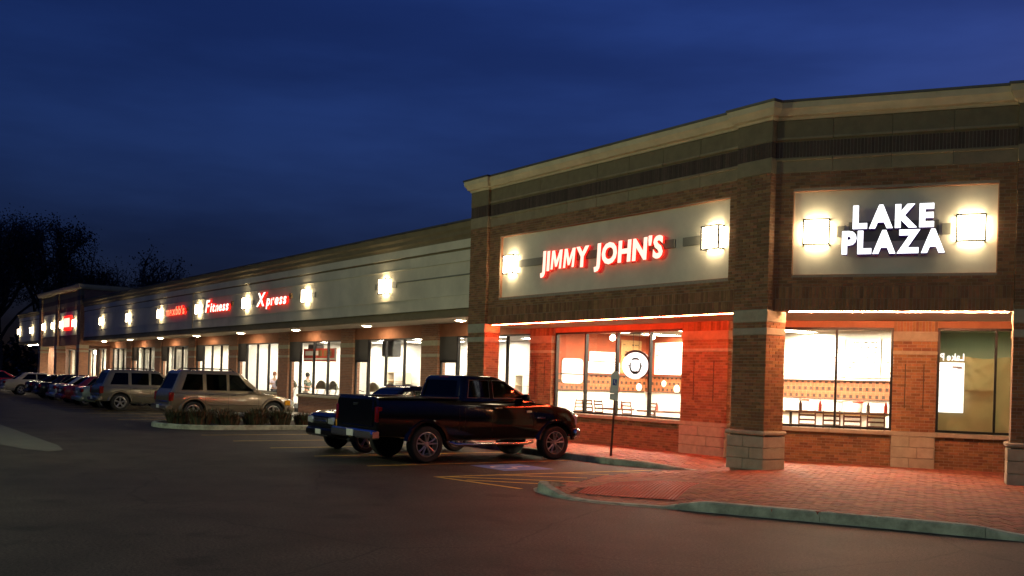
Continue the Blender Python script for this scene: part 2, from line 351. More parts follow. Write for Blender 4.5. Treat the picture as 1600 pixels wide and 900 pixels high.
# frames: (u along the front, d into the building, z up)
TJ = Matrix.Translation((0, 16.6, 0))
CHI = R(32); LPE = Vector((math.cos(CHI), math.sin(CHI), 0)); LPN = Vector((-math.sin(CHI), math.cos(CHI), 0)); LPO = Vector((-14.05, 16.6, 0))
TL = Matrix.Translation(LPO) @ Matrix.Rotation(CHI, 4, 'Z')
def lp(u, d): q = LPO + LPE * u + LPN * d; return (q.x, q.y)
LREC = 3.2          # depth of the window wall behind the angled front

# ------------------------------------------------------------------ ground
g = MB(); g.add([(-1500, -1500, 0), (1500, -1500, 0), (1500, 1500, 0), (-1500, 1500, 0)], [(0, 1, 2, 3)])
lot = g.build('parking_lot', 'asphalt', kind='structure')
def sheet(name, pts, m, z=.004, parent=lot, **k):
    b = MB(); b.add([(x, y, z) for x, y in pts], [list(range(len(pts)))]); return b.build(name, m, parent, **k)
def stripe(p, q, w=.10, name='painted_line', m='line_yellow', z=.004):
    p = Vector((*p, 0)); q = Vector((*q, 0)); n = (q - p).normalized().orthogonal(); n = Vector((-(q - p).y, (q - p).x, 0)).normalized() * w / 2
    return sheet(name, [(p - n)[:2], (q - n)[:2], (q + n)[:2], (p + n)[:2]], m, z)
for X in [-18.65, -21.25, -23.85, -26.45, -29.05, -38.4, -41.0, -43.6, -46.2 + .2, -48.8, -51.4, -54.0, -56.6, -59.2, -61.8, -64.4, -67.0, -69.6]:
    stripe((X, 9.7), (X, 15.1))
stripe((-16.22, 9.85), (-16.0, 15.2)); stripe((-16.27, 9.88), (-13.95, 10.22))
for k, (a, b) in enumerate([((-16.15, 11.2), (-15.05, 12.6)), ((-16.1, 12.7), (-15.45, 13.5)), ((-16.2, 10.0), (-14.5, 12.0)), ((-15.5, 10.1), (-14.2, 11.3)), ((-16.05, 14.0), (-15.6, 14.6))]):
    stripe(a, b, .10, z=.0085)
# blue parking symbol: a blue square with a white wheelchair figure
bs = sheet('blue_square', [(-18.15, 11.9), (-16.85, 11.9), (-16.85, 13.2), (-18.15, 13.2)], 'line_blue', .0045)
m = MB()
cx, cyy = -17.5, 12.5
ring = []
for i in range(15):
    a = R(150 + i * 230 / 14); ring.append((cx + .30 * math.cos(a), cyy - .12 + .30 * math.sin(a), .009))
m.tube([(x, y, .004) for x, y, z in ring], .035, 6)
m.tube([(cx - .05, cyy + .38, .004), (cx - .03, cyy + .05, .004), (cx + .2, cyy + .03, .004), (cx + .3, cyy - .3, .004)], .04, 6)
m.cyl((cx - .05, cyy + .48, .002), (cx - .05, cyy + .48, .012), .07)
for v in m.v: v.z = .0085 if v.z > .004 else .006
m.build('wheelchair_figure', 'line_white', bs)
# pool of light at the left edge of the lot, painted as a paler sheet
sheet('light_pool', [(-44, 2.9), (-36, 3.4), (-29.5, 3.75), (-26.4, 3.95), (-24.6, 4.25), (-23.8, 4.6), (-24.1, 4.95), (-25.6, 5.15), (-28.6, 5.2), (-34, 5.3), (-44, 5.6)], 'light_pool_paint', .004)
# ------------------------------------------------------------------ pavement
def segd(p, a, b):
    ax, ay = a; bx, by = b; t = ((p[0] - ax) * (bx - ax) + (p[1] - ay) * (by - ay)) / ((bx - ax) ** 2 + (by - ay) ** 2); t = max(0, min(1, t))
    return math.hypot(p[0] - ax - t * (bx - ax), p[1] - ay - t * (by - ay))
def sm(t): t = max(0, min(1, t)); return t * t * (3 - 2 * t)
EDGE = [(-14.05, 11.2), (-15.25, 13.2), (-15.6, 14.6), (-15.62, 16.1)]
def H(x, y):
    d1 = min(segd((x, y), EDGE[i], EDGE[i + 1]) for i in range(3))
    d2 = segd((x, y), (-12.2, 10.3), (-11.0, 10.9)); d3 = segd((x, y), (-6.2, 12.95), (-3.0, 14.6))
    h = .15 * min(sm((d1 - .05) / 1.7), sm((d2 - .1) / 1.9), sm((d3 - .1) / 1.9))
    if y > 15.4 and x < -15.7: h = .15 * sm((-15.7 - x) / 1.3)
    return max(.012, h)
PAVE = [(-14.2, 11.3), (-14.0, 10.75), (-13.55, 10.50), (-12.75, 10.20), (-11.95, 10.32), (-10.9, 10.86), (-6.5, 13.0), (-2.5, 14.95), lp(9.5, LREC + .02), (-16.89, 18.62), (-25.0, 18.62), (-25.0, 15.42), (-17.25, 15.42), (-15.85, 16.02), (-15.62, 14.6), (-15.27, 13.2)]
def inside(x, y, P):
    c = False; j = len(P) - 1
    for i in range(len(P)):
        if (P[i][1] > y) != (P[j][1] > y) and x < (P[j][0] - P[i][0]) * (y - P[i][1]) / (P[j][1] - P[i][1]) + P[i][0]: c = not c
        j = i
    return c
side = empty('sidewalk', (-20, 16, 0), kind='structure')
bed = MB(); n = 0; st = .2; idx = {}
def bv(i, j):
    if (i, j) not in idx: idx[(i, j)] = len(bed.v); bed.v.append(Vector((i * st, j * st, H(i * st, j * st) - .010)))
    return idx[(i, j)]
for i in range(-126, -10):
    for j in range(50, 126):
        c = ((i + .5) * st, (j + .5) * st)
        if all(inside(c[0] + ox, c[1] + oy, PAVE) for ox in (-.11, .11) for oy in (-.11, .11)): bed.f.append([bv(i, j), bv(i + 1, j), bv(i + 1, j + 1), bv(i, j + 1)]); bed.m.append(0)
bed.build('paving_bed', 'paver_bed', side, 40)
# the bed is a coarse grid: a solid skirt under it and herringbone pavers on top
A0 = Vector((-12.85, 10.55)); dx = Vector((LPE.x, LPE.y)); dy = Vector((LPN.x, LPN.y))
pav = []; ca, sa = math.cos(CHI + R(45)), math.sin(CHI + R(45)); c0 = .1
for i in range(-150, 150):
    for j in range(-150, 150):
        k = (i - j) % 4
        if k == 0: w, h = 2, 1
        elif k == 3: w, h = 1, 2
        else: continue
        x, y = (i + w / 2) * c0, (j + h / 2) * c0; X, Y = -13 + x * ca - y * sa, 15.5 + x * sa + y * ca
        if X < -25 or X > -2 or not inside(X, Y, PAVE): continue
        q_ = Vector((X, Y)) - A0
        if -.02 < q_.dot(dx) < 1.66 and -.02 < q_.dot(dy) < 1.82: continue
        pav.append((X * X + Y * Y, i * c0, j * c0, (i + w) * c0, (j + h) * c0, X, Y))
pav.sort(); big = MB(); gp = .004
for q, (d, x0, y0, x1, y1, X, Y) in enumerate(pav):
    b = MB() if q < 300 else big; cs = []; jit = random.uniform(-.0025, .0025)
    for (x, y) in ((x0 + gp, y0 + gp), (x1 - gp, y0 + gp), (x1 - gp, y1 - gp), (x0 + gp, y1 - gp)):
        XX, YY = -13 + x * ca - y * sa, 15.5 + x * sa + y * ca; cs.append((XX, YY, H(XX, YY) + jit))
    b.add([(a, c, e - .04) for a, c, e in cs] + cs, [(4, 5, 6, 7), (0, 1, 5, 4), (1, 2, 6, 5), (2, 3, 7, 6), (3, 0, 4, 7)])
    if q < 300: b.build('paver', 'paver', side)
big.build('far_pavers', 'paver', side, kind='stuff')
# solid fill so that the pavement is not hollow at its edges
f = MB(); f.prism([(-101.5, 15.42), (-25.02, 15.42), (-25.02, 18.6), (-101.5, 18.6)], -.05, .12); f.build('slab_bed', 'concrete', side)
slab = None
for k in range(50):
    x0 = -25.02 - 1.53 * (k + 1)
    if slab is None:
        b = MB(); b.cbox(-.76, .76, 15.425, 18.59, .1, .15, .006); slab = b.build('paving_slab', 'concrete', side); slab.location.x = x0 + .765
    else:
        o = link(slab.copy()); adopt(o, side); o.location.x = x0 + .765
# tactile ramp surface: red plates with truncated domes, laid on the ramp
dm = MB()
for pi in range(3):
    b = MB(); nx, ny = 4, 12; vs = []
    for j in range(ny + 1):
        for i in range(nx + 1):
            q = A0 + dx * (pi * .55 + .545 * i / nx) + dy * (1.8 * j / ny); vs.append((q.x, q.y, H(q.x, q.y) + .009))
    b.add(vs, [(j * (nx + 1) + i, j * (nx + 1) + i + 1, (j + 1) * (nx + 1) + i + 1, (j + 1) * (nx + 1) + i) for j in range(ny) for i in range(nx)]); b.build('tactile_plate', 'tactile', side, 60)
    for a in range(9):
        for c in range(30):
            q = A0 + dx * (pi * .55 + .03 + a * .0605) + dy * (.03 + c * .06); z = H(q.x, q.y) + .009
            dm.cyl((q.x, q.y, z - .003), (q.x, q.y, z + .009), .022, .013, 6)
dm.build('tactile_domes', 'tactile', side, kind='stuff')

# ------------------------------------------------------------------ kerbs
def kerb_run(name, path, parent, w=.17, piece=3.0, inner=1):
    # path: (x, y, height); the pavement lies on the left of travel when inner = 1
    P = [Vector(p) for p in path]; d = [0]
    for i in range(1, len(P)): d.append(d[-1] + (P[i] - P[i - 1]).xy.length)
    def at(s):
        for i in range(1, len(P)):
            if s <= d[i] + 1e-6: t = (s - d[i - 1]) / (d[i] - d[i - 1]); return P[i - 1].lerp(P[i], t)
        return P[-1]
    def nrm(s): a = at(max(0, s - .12)); b = at(min(d[-1], s + .12)); t = (b - a).xy.normalized(); return Vector((-t.y, t.x)) * inner
    s = 0
    while s < d[-1] - .05:
        e = min(d[-1], s + piece); k = max(2, int((e - s) / .22)); rings = []
        for i in range(k + 1):
            q = s + .004 + (e - s - .008) * i / k; p = at(q); n = nrm(q); h = p.z; n3 = Vector((n.x, n.y, 0)); b = Vector((p.x, p.y, 0))
            rings.append([b + Vector((0, 0, -.1)), b + n3 * .003 + Vector((0, 0, h * .55)), b + n3 * .014 + Vector((0, 0, max(.004, h - .018))), b + n3 * .035 + Vector((0, 0, max(.006, h))), b + n3 * (w) + Vector((0, 0, max(.006, h))), b + n3 * w + Vector((0, 0, -.1))])
        m = MB(); m.loft(rings); m.build(name, 'kerb_concrete', parent, 30); s = e
kerb_run('kerb_stone', [(-101.5, 15.25, .15), (-60, 15.25, .15), (-19, 15.25, .15), (-17.3, 15.25, .15), (-16.6, 15.55, .13), (-15.75, 15.95, .04), (-15.5, 16.1, .01)], side)
kerb_run('kerb_stone', [(-14.22, 11.25, .02), (-14.12, 10.85, .09), (-13.9, 10.52, .14), (-13.55, 10.27, .15), (-13.1, 10.1, .11), (-12.65, 10.02, .045), (-12.25, 10.05, .025), (-11.9, 10.16, .02), (-11.0, 10.68, .025), (-10.75, 10.82, .09), (-10.45, 10.98, .15), (-8.0, 12.15, .15), (-7.15, 12.53, .15), (-6.75, 12.70, .09), (-6.2, 12.95, .04), (-4, 14.0, .03), (-2.0, 14.95, .03)], side, piece=2.1)
def lip(path, w):
    P = [Vector(p) for p in path]; vs = []
    for i, p in enumerate(P):
        t = (P[min(i + 1, len(P) - 1)] - P[max(0, i - 1)]).xy.normalized(); n = Vector((t.y, -t.x)) * w
        vs += [(p.x + n.x, p.y + n.y, .005), (p.x, p.y, .006)]
    b = MB(); b.add(vs, [(2 * i, 2 * i + 2, 2 * i + 3, 2 * i + 1) for i in range(len(P) - 1)]); b.build('gutter_lip', 'kerb_concrete', side)
lip([(-14.22, 11.25), (-14.12, 10.85), (-13.9, 10.52), (-13.55, 10.27), (-13.1, 10.1), (-12.65, 10.02), (-12.25, 10.05), (-11.9, 10.16), (-11.0, 10.68), (-8.0, 12.15), (-2.0, 14.95)], .07)

# planted island in the car park
isl = empty('planted_island', (-33.4, 12, 0), kind='structure')
ip = []
for i in range(13): a = math.pi + math.pi * i / 12; ip.append((-33.45 + 1.95 * math.cos(a), 11.3 + 1.7 * math.sin(a)))
ipath = [(-35.4, 15.2, .15)] + [(x, y, .15) for x, y in ip] + [(-31.5, 15.2, .15)]
kerb_run('kerb_stone', ipath, isl, w=.16, piece=2.4, inner=1)
b = MB(); b.prism([(-35.25, 15.2)] + [(-33.45 + 1.8 * math.cos(math.pi + math.pi * i / 12), 11.3 + 1.55 * math.sin(math.pi + math.pi * i / 12)) for i in range(13)] + [(-31.65, 15.2)], -.05, .12); b.build('mulch_bed', 'mulch', isl)

# ------------------------------------------------------------------ brickwork
def intervals(u0, u1, z0, z1, holes):
    iv = [(u0, u1)]
    for (a, b, c, d) in holes:
        if d <= z0 + .002 or c >= z1 - .002: continue
        nv = []
        for (p, q) in iv:
            if b <= p or a >= q: nv.append((p, q)); continue
            if a > p: nv.append((p, a))
            if b < q: nv.append((b, q))
        iv = nv
    return iv
def bricks(T, u0, u1, z0, z1, d, holes=(), soldier=False, par=0):
    """boxes of one brick panel, as (T, u0, u1, d0, d1, z0, z1)"""
    out = []; J = .0045
    if soldier:
        n = max(1, round((u1 - u0) / .0667)); w = (u1 - u0) / n
        for i in range(n):
            dd = random.uniform(0, .004); out.append((T, u0 + i * w + J, u0 + (i + 1) * w - J, d - .012 + dd, d + .05, z0 + J, z1 - J))
        return out
    rows = max(1, round((z1 - z0) / .0667)); h = (z1 - z0) / rows
    for r in range(rows):
        a, b = z0 + r * h, z0 + (r + 1) * h
        for (p, q) in intervals(u0, u1, a, b, holes):
            x = p - (.1 if (r + par) % 2 else 0)
            while x < q - .001:
                s, e = max(p, x), min(q, x + .2)
                if e - s > .02:
                    dd = random.uniform(0, .005); out.append((T, s + J, e - J, d - .012 + dd, d + .05, a + J, b - J))
                x += .2
    return out
def lay(boxes, name, mat_, parent):
    m = MB()
    for (T, a, b, c, d, e, f_) in boxes: m.T = T; m.box(a, b, c, d, e, f_)
    return m.build(name, mat_, parent, kind='stuff') if len(boxes) else None
def lay_single(boxes, parent, cap=300, mat_='brick'):
    near = sorted(boxes, key=lambda b: (b[0] @ Vector((b[1], b[3], b[5]))).length)
    for (T, a, b, c, d, e, f_) in near[:cap]:
        m = MB(T); m.box(a, b, c, d, e, f_); m.build('brick', mat_, parent)
    lay(near[cap:], 'brickwork', mat_, parent)
def side_frame(T, u1, d0):   # the face that looks along +u
    return T @ Matrix.Translation((u1, d0, 0)) @ Matrix(((0, -1, 0, 0), (1, 0, 0, 0), (0, 0, 1, 0), (0, 0, 0, 1)))
def sweep(polyline, prof, name, m, parent, smooth=25):
    """moulding: prof = [(outset, z)], polyline runs with the outside on its right"""
    P = [Vector((*p, 0)) for p in polyline]; rings = []
    for i, p in enumerate(P):
        t0 = (P[i] - P[i - 1]).normalized() if i else (P[1] - P[0]).normalized(); t1 = (P[i + 1] - P[i]).normalized() if i < len(P) - 1 else t0
        n0 = Vector((t0.y, -t0.x, 0)); n1 = Vector((t1.y, -t1.x, 0)); mi = (n0 + n1); mi = mi / max(.25, mi.dot(n0))
        rings.append([p + mi * o + Vector((0, 0, z)) for (o, z) in prof])
    b = MB(); b.loft(rings); return b.build(name, m, parent, smooth)

# ------------------------------------------------------------------ corner building
corner = empty('corner_store_building', (-18, 20, 0), label='tall brick corner building with two cream sign panels and striped parapet', cat='building')
B = corner
Z0, ZS = .15, 3.48
holes_j = [(-24.06, -15.26, 4.24, 6.01)]
holes_l = [(.40, 4.26, 4.22, 5.97)]
RB = []                                        # joined bricks
def pier(T, u0, u1, d0, d1, top=7.45, base=True):
    """banded pier with brick shaft, stone base and bands"""
    o = MB(T); o.box(u0 + .013, u1 - .013, d0 + .013, d1, Z0 - .1, top - .01); p = o.build('pier', 'mortar', B)
    Ts = side_frame(T, u1, d0); dep = d1 - d0
    segs = [(.95, 2.97, 'brick'), (2.97, 3.12, 'stone'), (3.12, 3.24, 'brick'), (3.24, 3.51, 'stone'), (3.51, 6.35, 'brick'), (6.35, 6.67, 'stone_upper'), (6.67, 7.0, 'dark'), (7.0, top, 'stone_grey')]
    bx, dk = [], []
    for (a, b, k) in segs:
        if k == 'brick': bx += bricks(T, u0, u1, a, b, d0 + .012); bx += bricks(Ts, .012, dep, a, b, .012, par=1)
        elif k == 'dark': dk += bricks(T, u0, u1, a, b, d0 + .012, soldier=True); dk += bricks(Ts, .012, dep, a, b, .012, soldier=True)
        else:
            s = MB(T); s.cbox(u0 - .006, u1 + .008, d0 - .006, d1, a + .003, b - .003, .008); s.build('stone_band', k, p)
    lay(bx, 'brickwork', 'brick', p); lay(dk, 'soldier_course', 'brick_dark', p)
    z = Z0 - .03; k = 0
    for h in (.24, .24, .24):                  # stone blocks of the base
        z1 = min(z + h, .87); w = (u1 - u0 + .10)
        cuts = [0, .45, 1] if k % 2 == 0 else [0, .62, 1]
        for i in range(2):
            s = MB(T); s.cbox(u0 - .05 + w * cuts[i] + .004, u0 - .05 + w * cuts[i + 1] - .004, d0 - .05, d1 + .04, z + .004, z1 - .004, .010); s.build('stone_block', 'stone', p)
        z = z1; k += 1
    s = MB(T); s.cbox(u0 - .08, u1 + .08, d0 - .08, d1 + .06, .862, .955, .025); s.build('stone_cap', 'stone', p)
    return p
pier(TJ, -25.5, -24.6, -.10, .45); pier(TJ, -14.98, -14.05, -.10, .50); pier(TL, 4.57, 5.5, -.06, .5)

def upper_wall(T, u0, u1, holes, d, name, panel_d):
    a, b, c, e = holes[0]
    w = MB(T)
    for (p, q, r, s) in ((u0, u1, ZS, c), (u0, a, c, e), (b, u1, c, e), (u0, u1, e, 7.44)): w.box(p, q, d + .013, d + .30, r, s)
    wall = w.build(name, 'mortar', B)
    lay(bricks(T, u0, u1, ZS, 3.73, d + .012, soldier=True) + bricks(T, u0, u1, 3.73, 3.98, d + .012, soldier=True) + bricks(T, u0, u1, 3.98, 6.35, d + .012, holes), 'brickwork', 'brick', wall)
    lay(bricks(T, u0, u1, 6.67, 7.0, d + .012, soldier=True), 'soldier_course', 'brick_dark', wall)
    n = max(2, round((u1 - u0) / 1.2)); L_ = (u1 - u0) / n
    for i in range(n):
        s = MB(T); s.cbox(u0 + i * L_ + .003, u0 + (i + 1) * L_ - .003, d - .004, d + .1, 6.353, 6.667, .008); s.build('stone_band', 'stone_upper', wall)
        s = MB(T); s.cbox(u0 + i * L_ + .003, u0 + (i + 1) * L_ - .003, d - .004, d + .1, 7.003, 7.447, .008); s.build('stone_band', 'stone_grey', wall)
        s = MB(T); s.cbox(u0 + i * L_ + .003, u0 + (i + 1) * L_ - .003, d - .035, d + .02, 6.60, 6.664, .012); s.build('stone_drip', 'stone_upper', wall)
        s = MB(T); s.cbox(u0 + i * L_ + .003, u0 + (i + 1) * L_ - .003, d - .035, d + .02, 7.03, 7.09, .012); s.build('stone_drip', 'stone_upper', wall)
    # reveal bricks around the panel
    s = MB(T); s.box(a, b, d + panel_d, d + .28, c, e); pn = s.build('sign_panel', 'stucco', B)
    t = MB(T)
    for (p, q, r, s_) in ((a, b, c, c + .012), (a, b, e - .012, e), (a, a + .012, c + .012, e - .012), (b - .012, b, c + .012, e - .012)): t.box(p, q, d + .03, d + panel_d + .004, r, s_)
    t.build('reveal', 'lintel', pn)
    return pn
upper_wall(TJ, -24.6, -14.98, holes_j, 0, 'front_wall', .10)
upper_wall(TL, .02, 4.57, holes_l, .05, 'front_wall', .10)
plan = [(-25.5, 22.0), (-25.5, 16.5), (-24.6, 16.5), (-24.6, 16.6), (-14.98, 16.6), (-14.98, 16.5), (-14.05, 16.5), (-14.05, 16.66), lp(4.57, .05), lp(4.57, -.06), lp(5.5, -.06), lp(5.5, 6)]
sweep(plan, [(-.25, 7.45), (.02, 7.45), (.04, 7.50), (.10, 7.53), (.12, 7.60), (.17, 7.66), (.18, 7.75), (.18, 7.78), (-.25, 7.78)], 'cornice', 'cornice_paint', B)
sweep(plan, [(-.28, 7.783), (.205, 7.783), (.205, 7.83), (-.28, 7.84)], 'coping', 'coping', B)
# roof and rear
b = MB(); b.prism([(-25.4, 16.8), (-14.2, 16.8), lp(5.4, .3), lp(5.4, 9), (-14, 29), (-25.4, 29)], 6.9, 7.1); b.build('roof', 'roofing', B)
b = MB(); b.box(-25.5, -25.25, 16.95, 29, 3.5, 7.44); b.box(-25.5, -13.0, 29, 29.25, 0, 7.44); b.build('rear_wall', 'brick_far', B)
b = MB(TL); b.box(5.2, 5.5, .52, 9, 3.5, 7.44); b.build('side_wall', 'brick_far', B)

# soffit, lit strip behind the drop
b = MB(); b.prism([(-25.4, 16.65), (-14.4, 16.65), lp(.25, .14), lp(5.4, .14), lp(5.4, LREC + .02), (-16.87, 18.62), (-25.4, 18.62)], ZS + .005, ZS + .15); b.build('soffit', 'soffit', B)
for (T, u0, u1, d, m_, n_) in ((TJ, -24.55, -15.05, .13, 'neon_red', 4), (TL, .35, 4.5, .20, 'neon_warm', 2)):
    for i in range(n_):
        w = (u1 - u0) / n_; t = MB(T); t.cyl((u0 + i * w + .012, d, ZS - .009), (u0 + (i + 1) * w - .012, d, ZS - .009), .006, n=8)
        o = t.build('strip_light', m_, B); c = MB(T)
        c.box(u0 + i * w - .006, u0 + i * w + .006, d - .02, d + .02, ZS - .034, ZS + .004)
        c.build('bracket', 'frame_dark', o)

# window walls of the corner building
def window(T, u0, u1, z0, z1, d, cuts, parent, fm='frame_dark', fw=.055, transom=None):
    f_ = MB(T)
    for (a, b, c, e) in ((u0, u1, z0, z0 + fw), (u0, u1, z1 - fw, z1), (u0, u0 + fw, z0 + fw, z1 - fw), (u1 - fw, u1, z0 + fw, z1 - fw)): f_.box(a, b, d - .05, d + .06, c, e)
    w = f_.build('window', fm, parent)
    es = [u0 + fw] + list(cuts) + [u1 - fw]
    for c in cuts:
        q = MB(T); q.box(c - .025, c + .025, d - .05, d + .06, z0 + fw, z1 - fw); q.build('mullion', fm, w)
    for i in range(len(es) - 1):
        a = es[i] + (.025 if i else 0); b = es[i + 1] - (.025 if i < len(es) - 2 else 0)
        q = MB(T); q.box(a, b, d + .002, d + .008, z0 + fw, z1 - fw); q.build('pane', 'glass', w)
    return w
def sill(T, u0, u1, d, z0=.86, z1=.965, parent=None):
    n = max(1, round((u1 - u0) / 1.1)); w = (u1 - u0) / n
    for i in range(n): s = MB(T); s.cbox(u0 + i * w + .003, u0 + (i + 1) * w - .003, d - .10, d + .08, z0, z1, .014); s.build('sill_stone', 'stone', parent)
def stonebase(T, u0, u1, d, parent):
    z = Z0 - .03
    for k in range(3):
        z1 = z + .245; c = [0, .42, 1] if k % 2 == 0 else [0, .6, 1]
        for i in range(2): s = MB(T); s.cbox(u0 + (u1 - u0) * c[i] + .004, u0 + (u1 - u0) * c[i + 1] - .004, d, d + .2, z + .004, min(z1, .858) - .004, .01); s.build('stone_block', 'stone', parent)
        z = z1
WD = 2.0
def pilaster(T, u0, u1, d, single_=False, base=True, right=True):
    o = MB(T); o.box(u0 + .013, u1 - .013, d + .013, d + .3, Z0 - .1, ZS); p = o.build('pilaster', 'mortar', B)
    bx = bricks(T, u0, u1, .965, 2.72, d + .012) + bricks(T, u0, u1, 2.80, 3.02, d + .012) + bricks(T, u0, u1, 3.24, ZS - .002, d + .012, soldier=True)
    Ts = side_frame(T, u1, d); bs_ = bricks(Ts, .012, .17, .965, 3.3, .012, par=1) if right else []
    for (a, b) in ((2.72, 2.80), (3.02, 3.24)):
        s = MB(T); s.cbox(u0 - .005, u1 + .006, d - .008, d + .2, a + .003, b - .003, .008); s.build('stone_band', 'stone', p)
    if base: stonebase(T, u0, u1, d - .03, p)
    lay(bx + bs_, 'brickwork', 'brick', p)
    c = (u0 + u1) / 2; w = (u1 - u0) * .22
    s = MB(T)
    for (a, b, z0, z1) in ((c - w, c - w + .02, 1.5, 2.5), (c + w - .02, c + w, 1.5, 2.5)): s.box(a, b, d - .004, d + .02, z0, z1)
    s.build('groove', 'brick_dark', p)
    return p
# JJ side
wb = MB(TJ); wb.box(-23.9, -18.5, WD + .013, WD + .25, 0, .86); wbo = wb.build('window_base_wall', 'mortar', B)
lay(bricks(TJ, -23.9, -18.5, Z0, .86, WD + .012), 'brickwork', 'brick', wbo)
sill(TJ, -23.95, -16.9, WD, parent=B)
hd = MB(TJ); hd.box(-23.9, -18.5, WD + .0, WD + .2, 3.33, ZS + .01); hd.build('lintel', 'lintel', B)
window(TJ, -23.9, -18.5, .97, 3.33, WD + .06, [-22.5, -21.15, -19.82], B)
pilaster(TJ, -18.5, -16.93, WD - .10); pilaster(TJ, -25.02, -23.92, WD - .12)
# angled side
LD = LREC
wb = MB(TL); wb.box(-1.3, 2.33, LD + .013, LD + .25, 0, .86); wbo2 = wb.build('window_base_wall', 'mortar', B)
lay_single(bricks(TL, -1.3, 2.33, Z0, .86, LD + .012), wbo2, 150)
wb = MB(TL); wb.box(3.26, 5.6, LD + .013, LD + .25, 0, .86); wbo3 = wb.build('window_base_wall', 'mortar', B)
lay_single(bricks(TL, 3.26, 5.6, Z0, .86, LD + .012), wbo3, 130)
sill(TL, -1.3, 5.6, LD, parent=B)
hd = MB(TL); hd.box(-1.3, 2.33, LD, LD + .2, 3.33, ZS + .01); hd.box(3.26, 5.6, LD, LD + .2, 3.33, ZS + .01); hd.build('lintel', 'lintel', B)
window(TL, -1.28, 2.33, .97, 3.33, LD + .06, [-.15, 1.08], B); window(TL, 3.26, 5.6, .97, 3.33, LD + .06, [4.46], B)
pilaster(TL, 2.33, 3.26, LD - .10)
# inner rooms of the corner building
def room(poly, z0, z1, wm, fm, cm, name='room'):
    b = MB(); b.prism(poly, z0 - .1, z0); b.build('inner_floor', fm, B2); b = MB(); b.prism(poly, z1, z1 + .08); b.build('inner_ceiling', cm, B2)
B2 = B
pr = lp(2.8, LREC + .1)
JR = [(-24.92, 18.75), (-16.8, 18.75), lp(2.78, LREC + .15), (-14.87, 23.3), (-24.92, 23.3)]
room(JR, .15, 3.46, None, 'floor_tile', 'ceiling_tile')
def wallq(p, q, z0, z1, m, name='inner_wall', th=.08):
    p = Vector((*p, 0)); q = Vector((*q, 0)); n = Vector((-(q - p).y, (q - p).x, 0)).normalized() * th
    b = MB(); b.prism([p[:2], q[:2], (q + n)[:2], (p + n)[:2]], z0, z1); return b.build(name, m, B2)
for (p, q) in (((-24.85, 18.75), (-24.85, 23.2)),):
    wallq(p, q, .15, 1.62, 'white_wall'); wallq(p, q, 1.621, 2.12, 'tile_band', 'tile_band', .085); wallq(p, q, 2.121, 3.46, 'orange_wall')
for (p, q) in (((-14.5, 23.2), (-20.2, 23.2)),):
    wallq(q, p, .15, 1.62, 'white_wall'); wallq(q, p, 1.621, 2.12, 'tile_band', 'tile_band', .085); wallq(q, p, 2.121, 3.46, 'white_wall')
wallq((-24.85, 23.2), (-20.2, 23.2), .15, 1.62, 'white_wall'); wallq((-24.85, 23.2), (-20.2, 23.2), 1.621, 2.12, 'tile_band', 'tile_band', .085); wallq((-24.85, 23.2), (-20.2, 23.2), 2.121, 3.46, 'orange_wall')
wallq(lp(2.76, LREC + .3), (-14.8, 23.2), .15, 3.46, 'cream_wall')
def troffer(x, y, z, w=.6, l=1.2, m='troffer_glow', rz=0):
    T = Matrix.Translation((x, y, z)) @ Matrix.Rotation(rz, 4, 'Z')
    f_ = MB(T)
    for (a, b, c, e) in ((-w / 2 - .04, w / 2 + .04, -l / 2 - .04, -l / 2), (-w / 2 - .04, w / 2 + .04, l / 2, l / 2 + .04), (-w / 2 - .04, -w / 2, -l / 2, l / 2), (w / 2, w / 2 + .04, -l / 2, l / 2)): f_.box(a, b, c, e, -.03, .001)
    o = f_.build('ceiling_light', 'board_white', B2); d = MB(T); d.box(-w / 2, w / 2, -l / 2, l / 2, -.02, -.005); d.build('diffuser', m, o)
for (x, y) in ((-23.2, 20.2), (-20.6, 20.2), (-18.0, 20.6), (-23.2, 22.3), (-20.6, 22.3), (-18.0, 22.3), (-15.9, 21.6)): troffer(x, y, 3.46)
# vacant unit behind the second angled window
VR = [lp(2.86, LREC + .15), lp(5.7, LREC + .15), lp(5.7, LREC + 4), lp(2.86, LREC + 4)]
room(VR, .15, 3.46, None, 'floor_tile', 'green_wall')
wallq(lp(2.86, LREC + 4), lp(5.7, LREC + 4), .15, 3.46, 'green_wall'); wallq(lp(2.9, LREC + .3), lp(2.9, LREC + 4), .15, 3.46, 'green_wall', th=.04); wallq(lp(5.7, LREC + 4), lp(5.7, LREC + .2), .15, 3.46, 'green_wall')
p = lp(4.2, LREC + 1.6); troffer(p[0], p[1], 3.46, m='troffer_dim', rz=CHI)

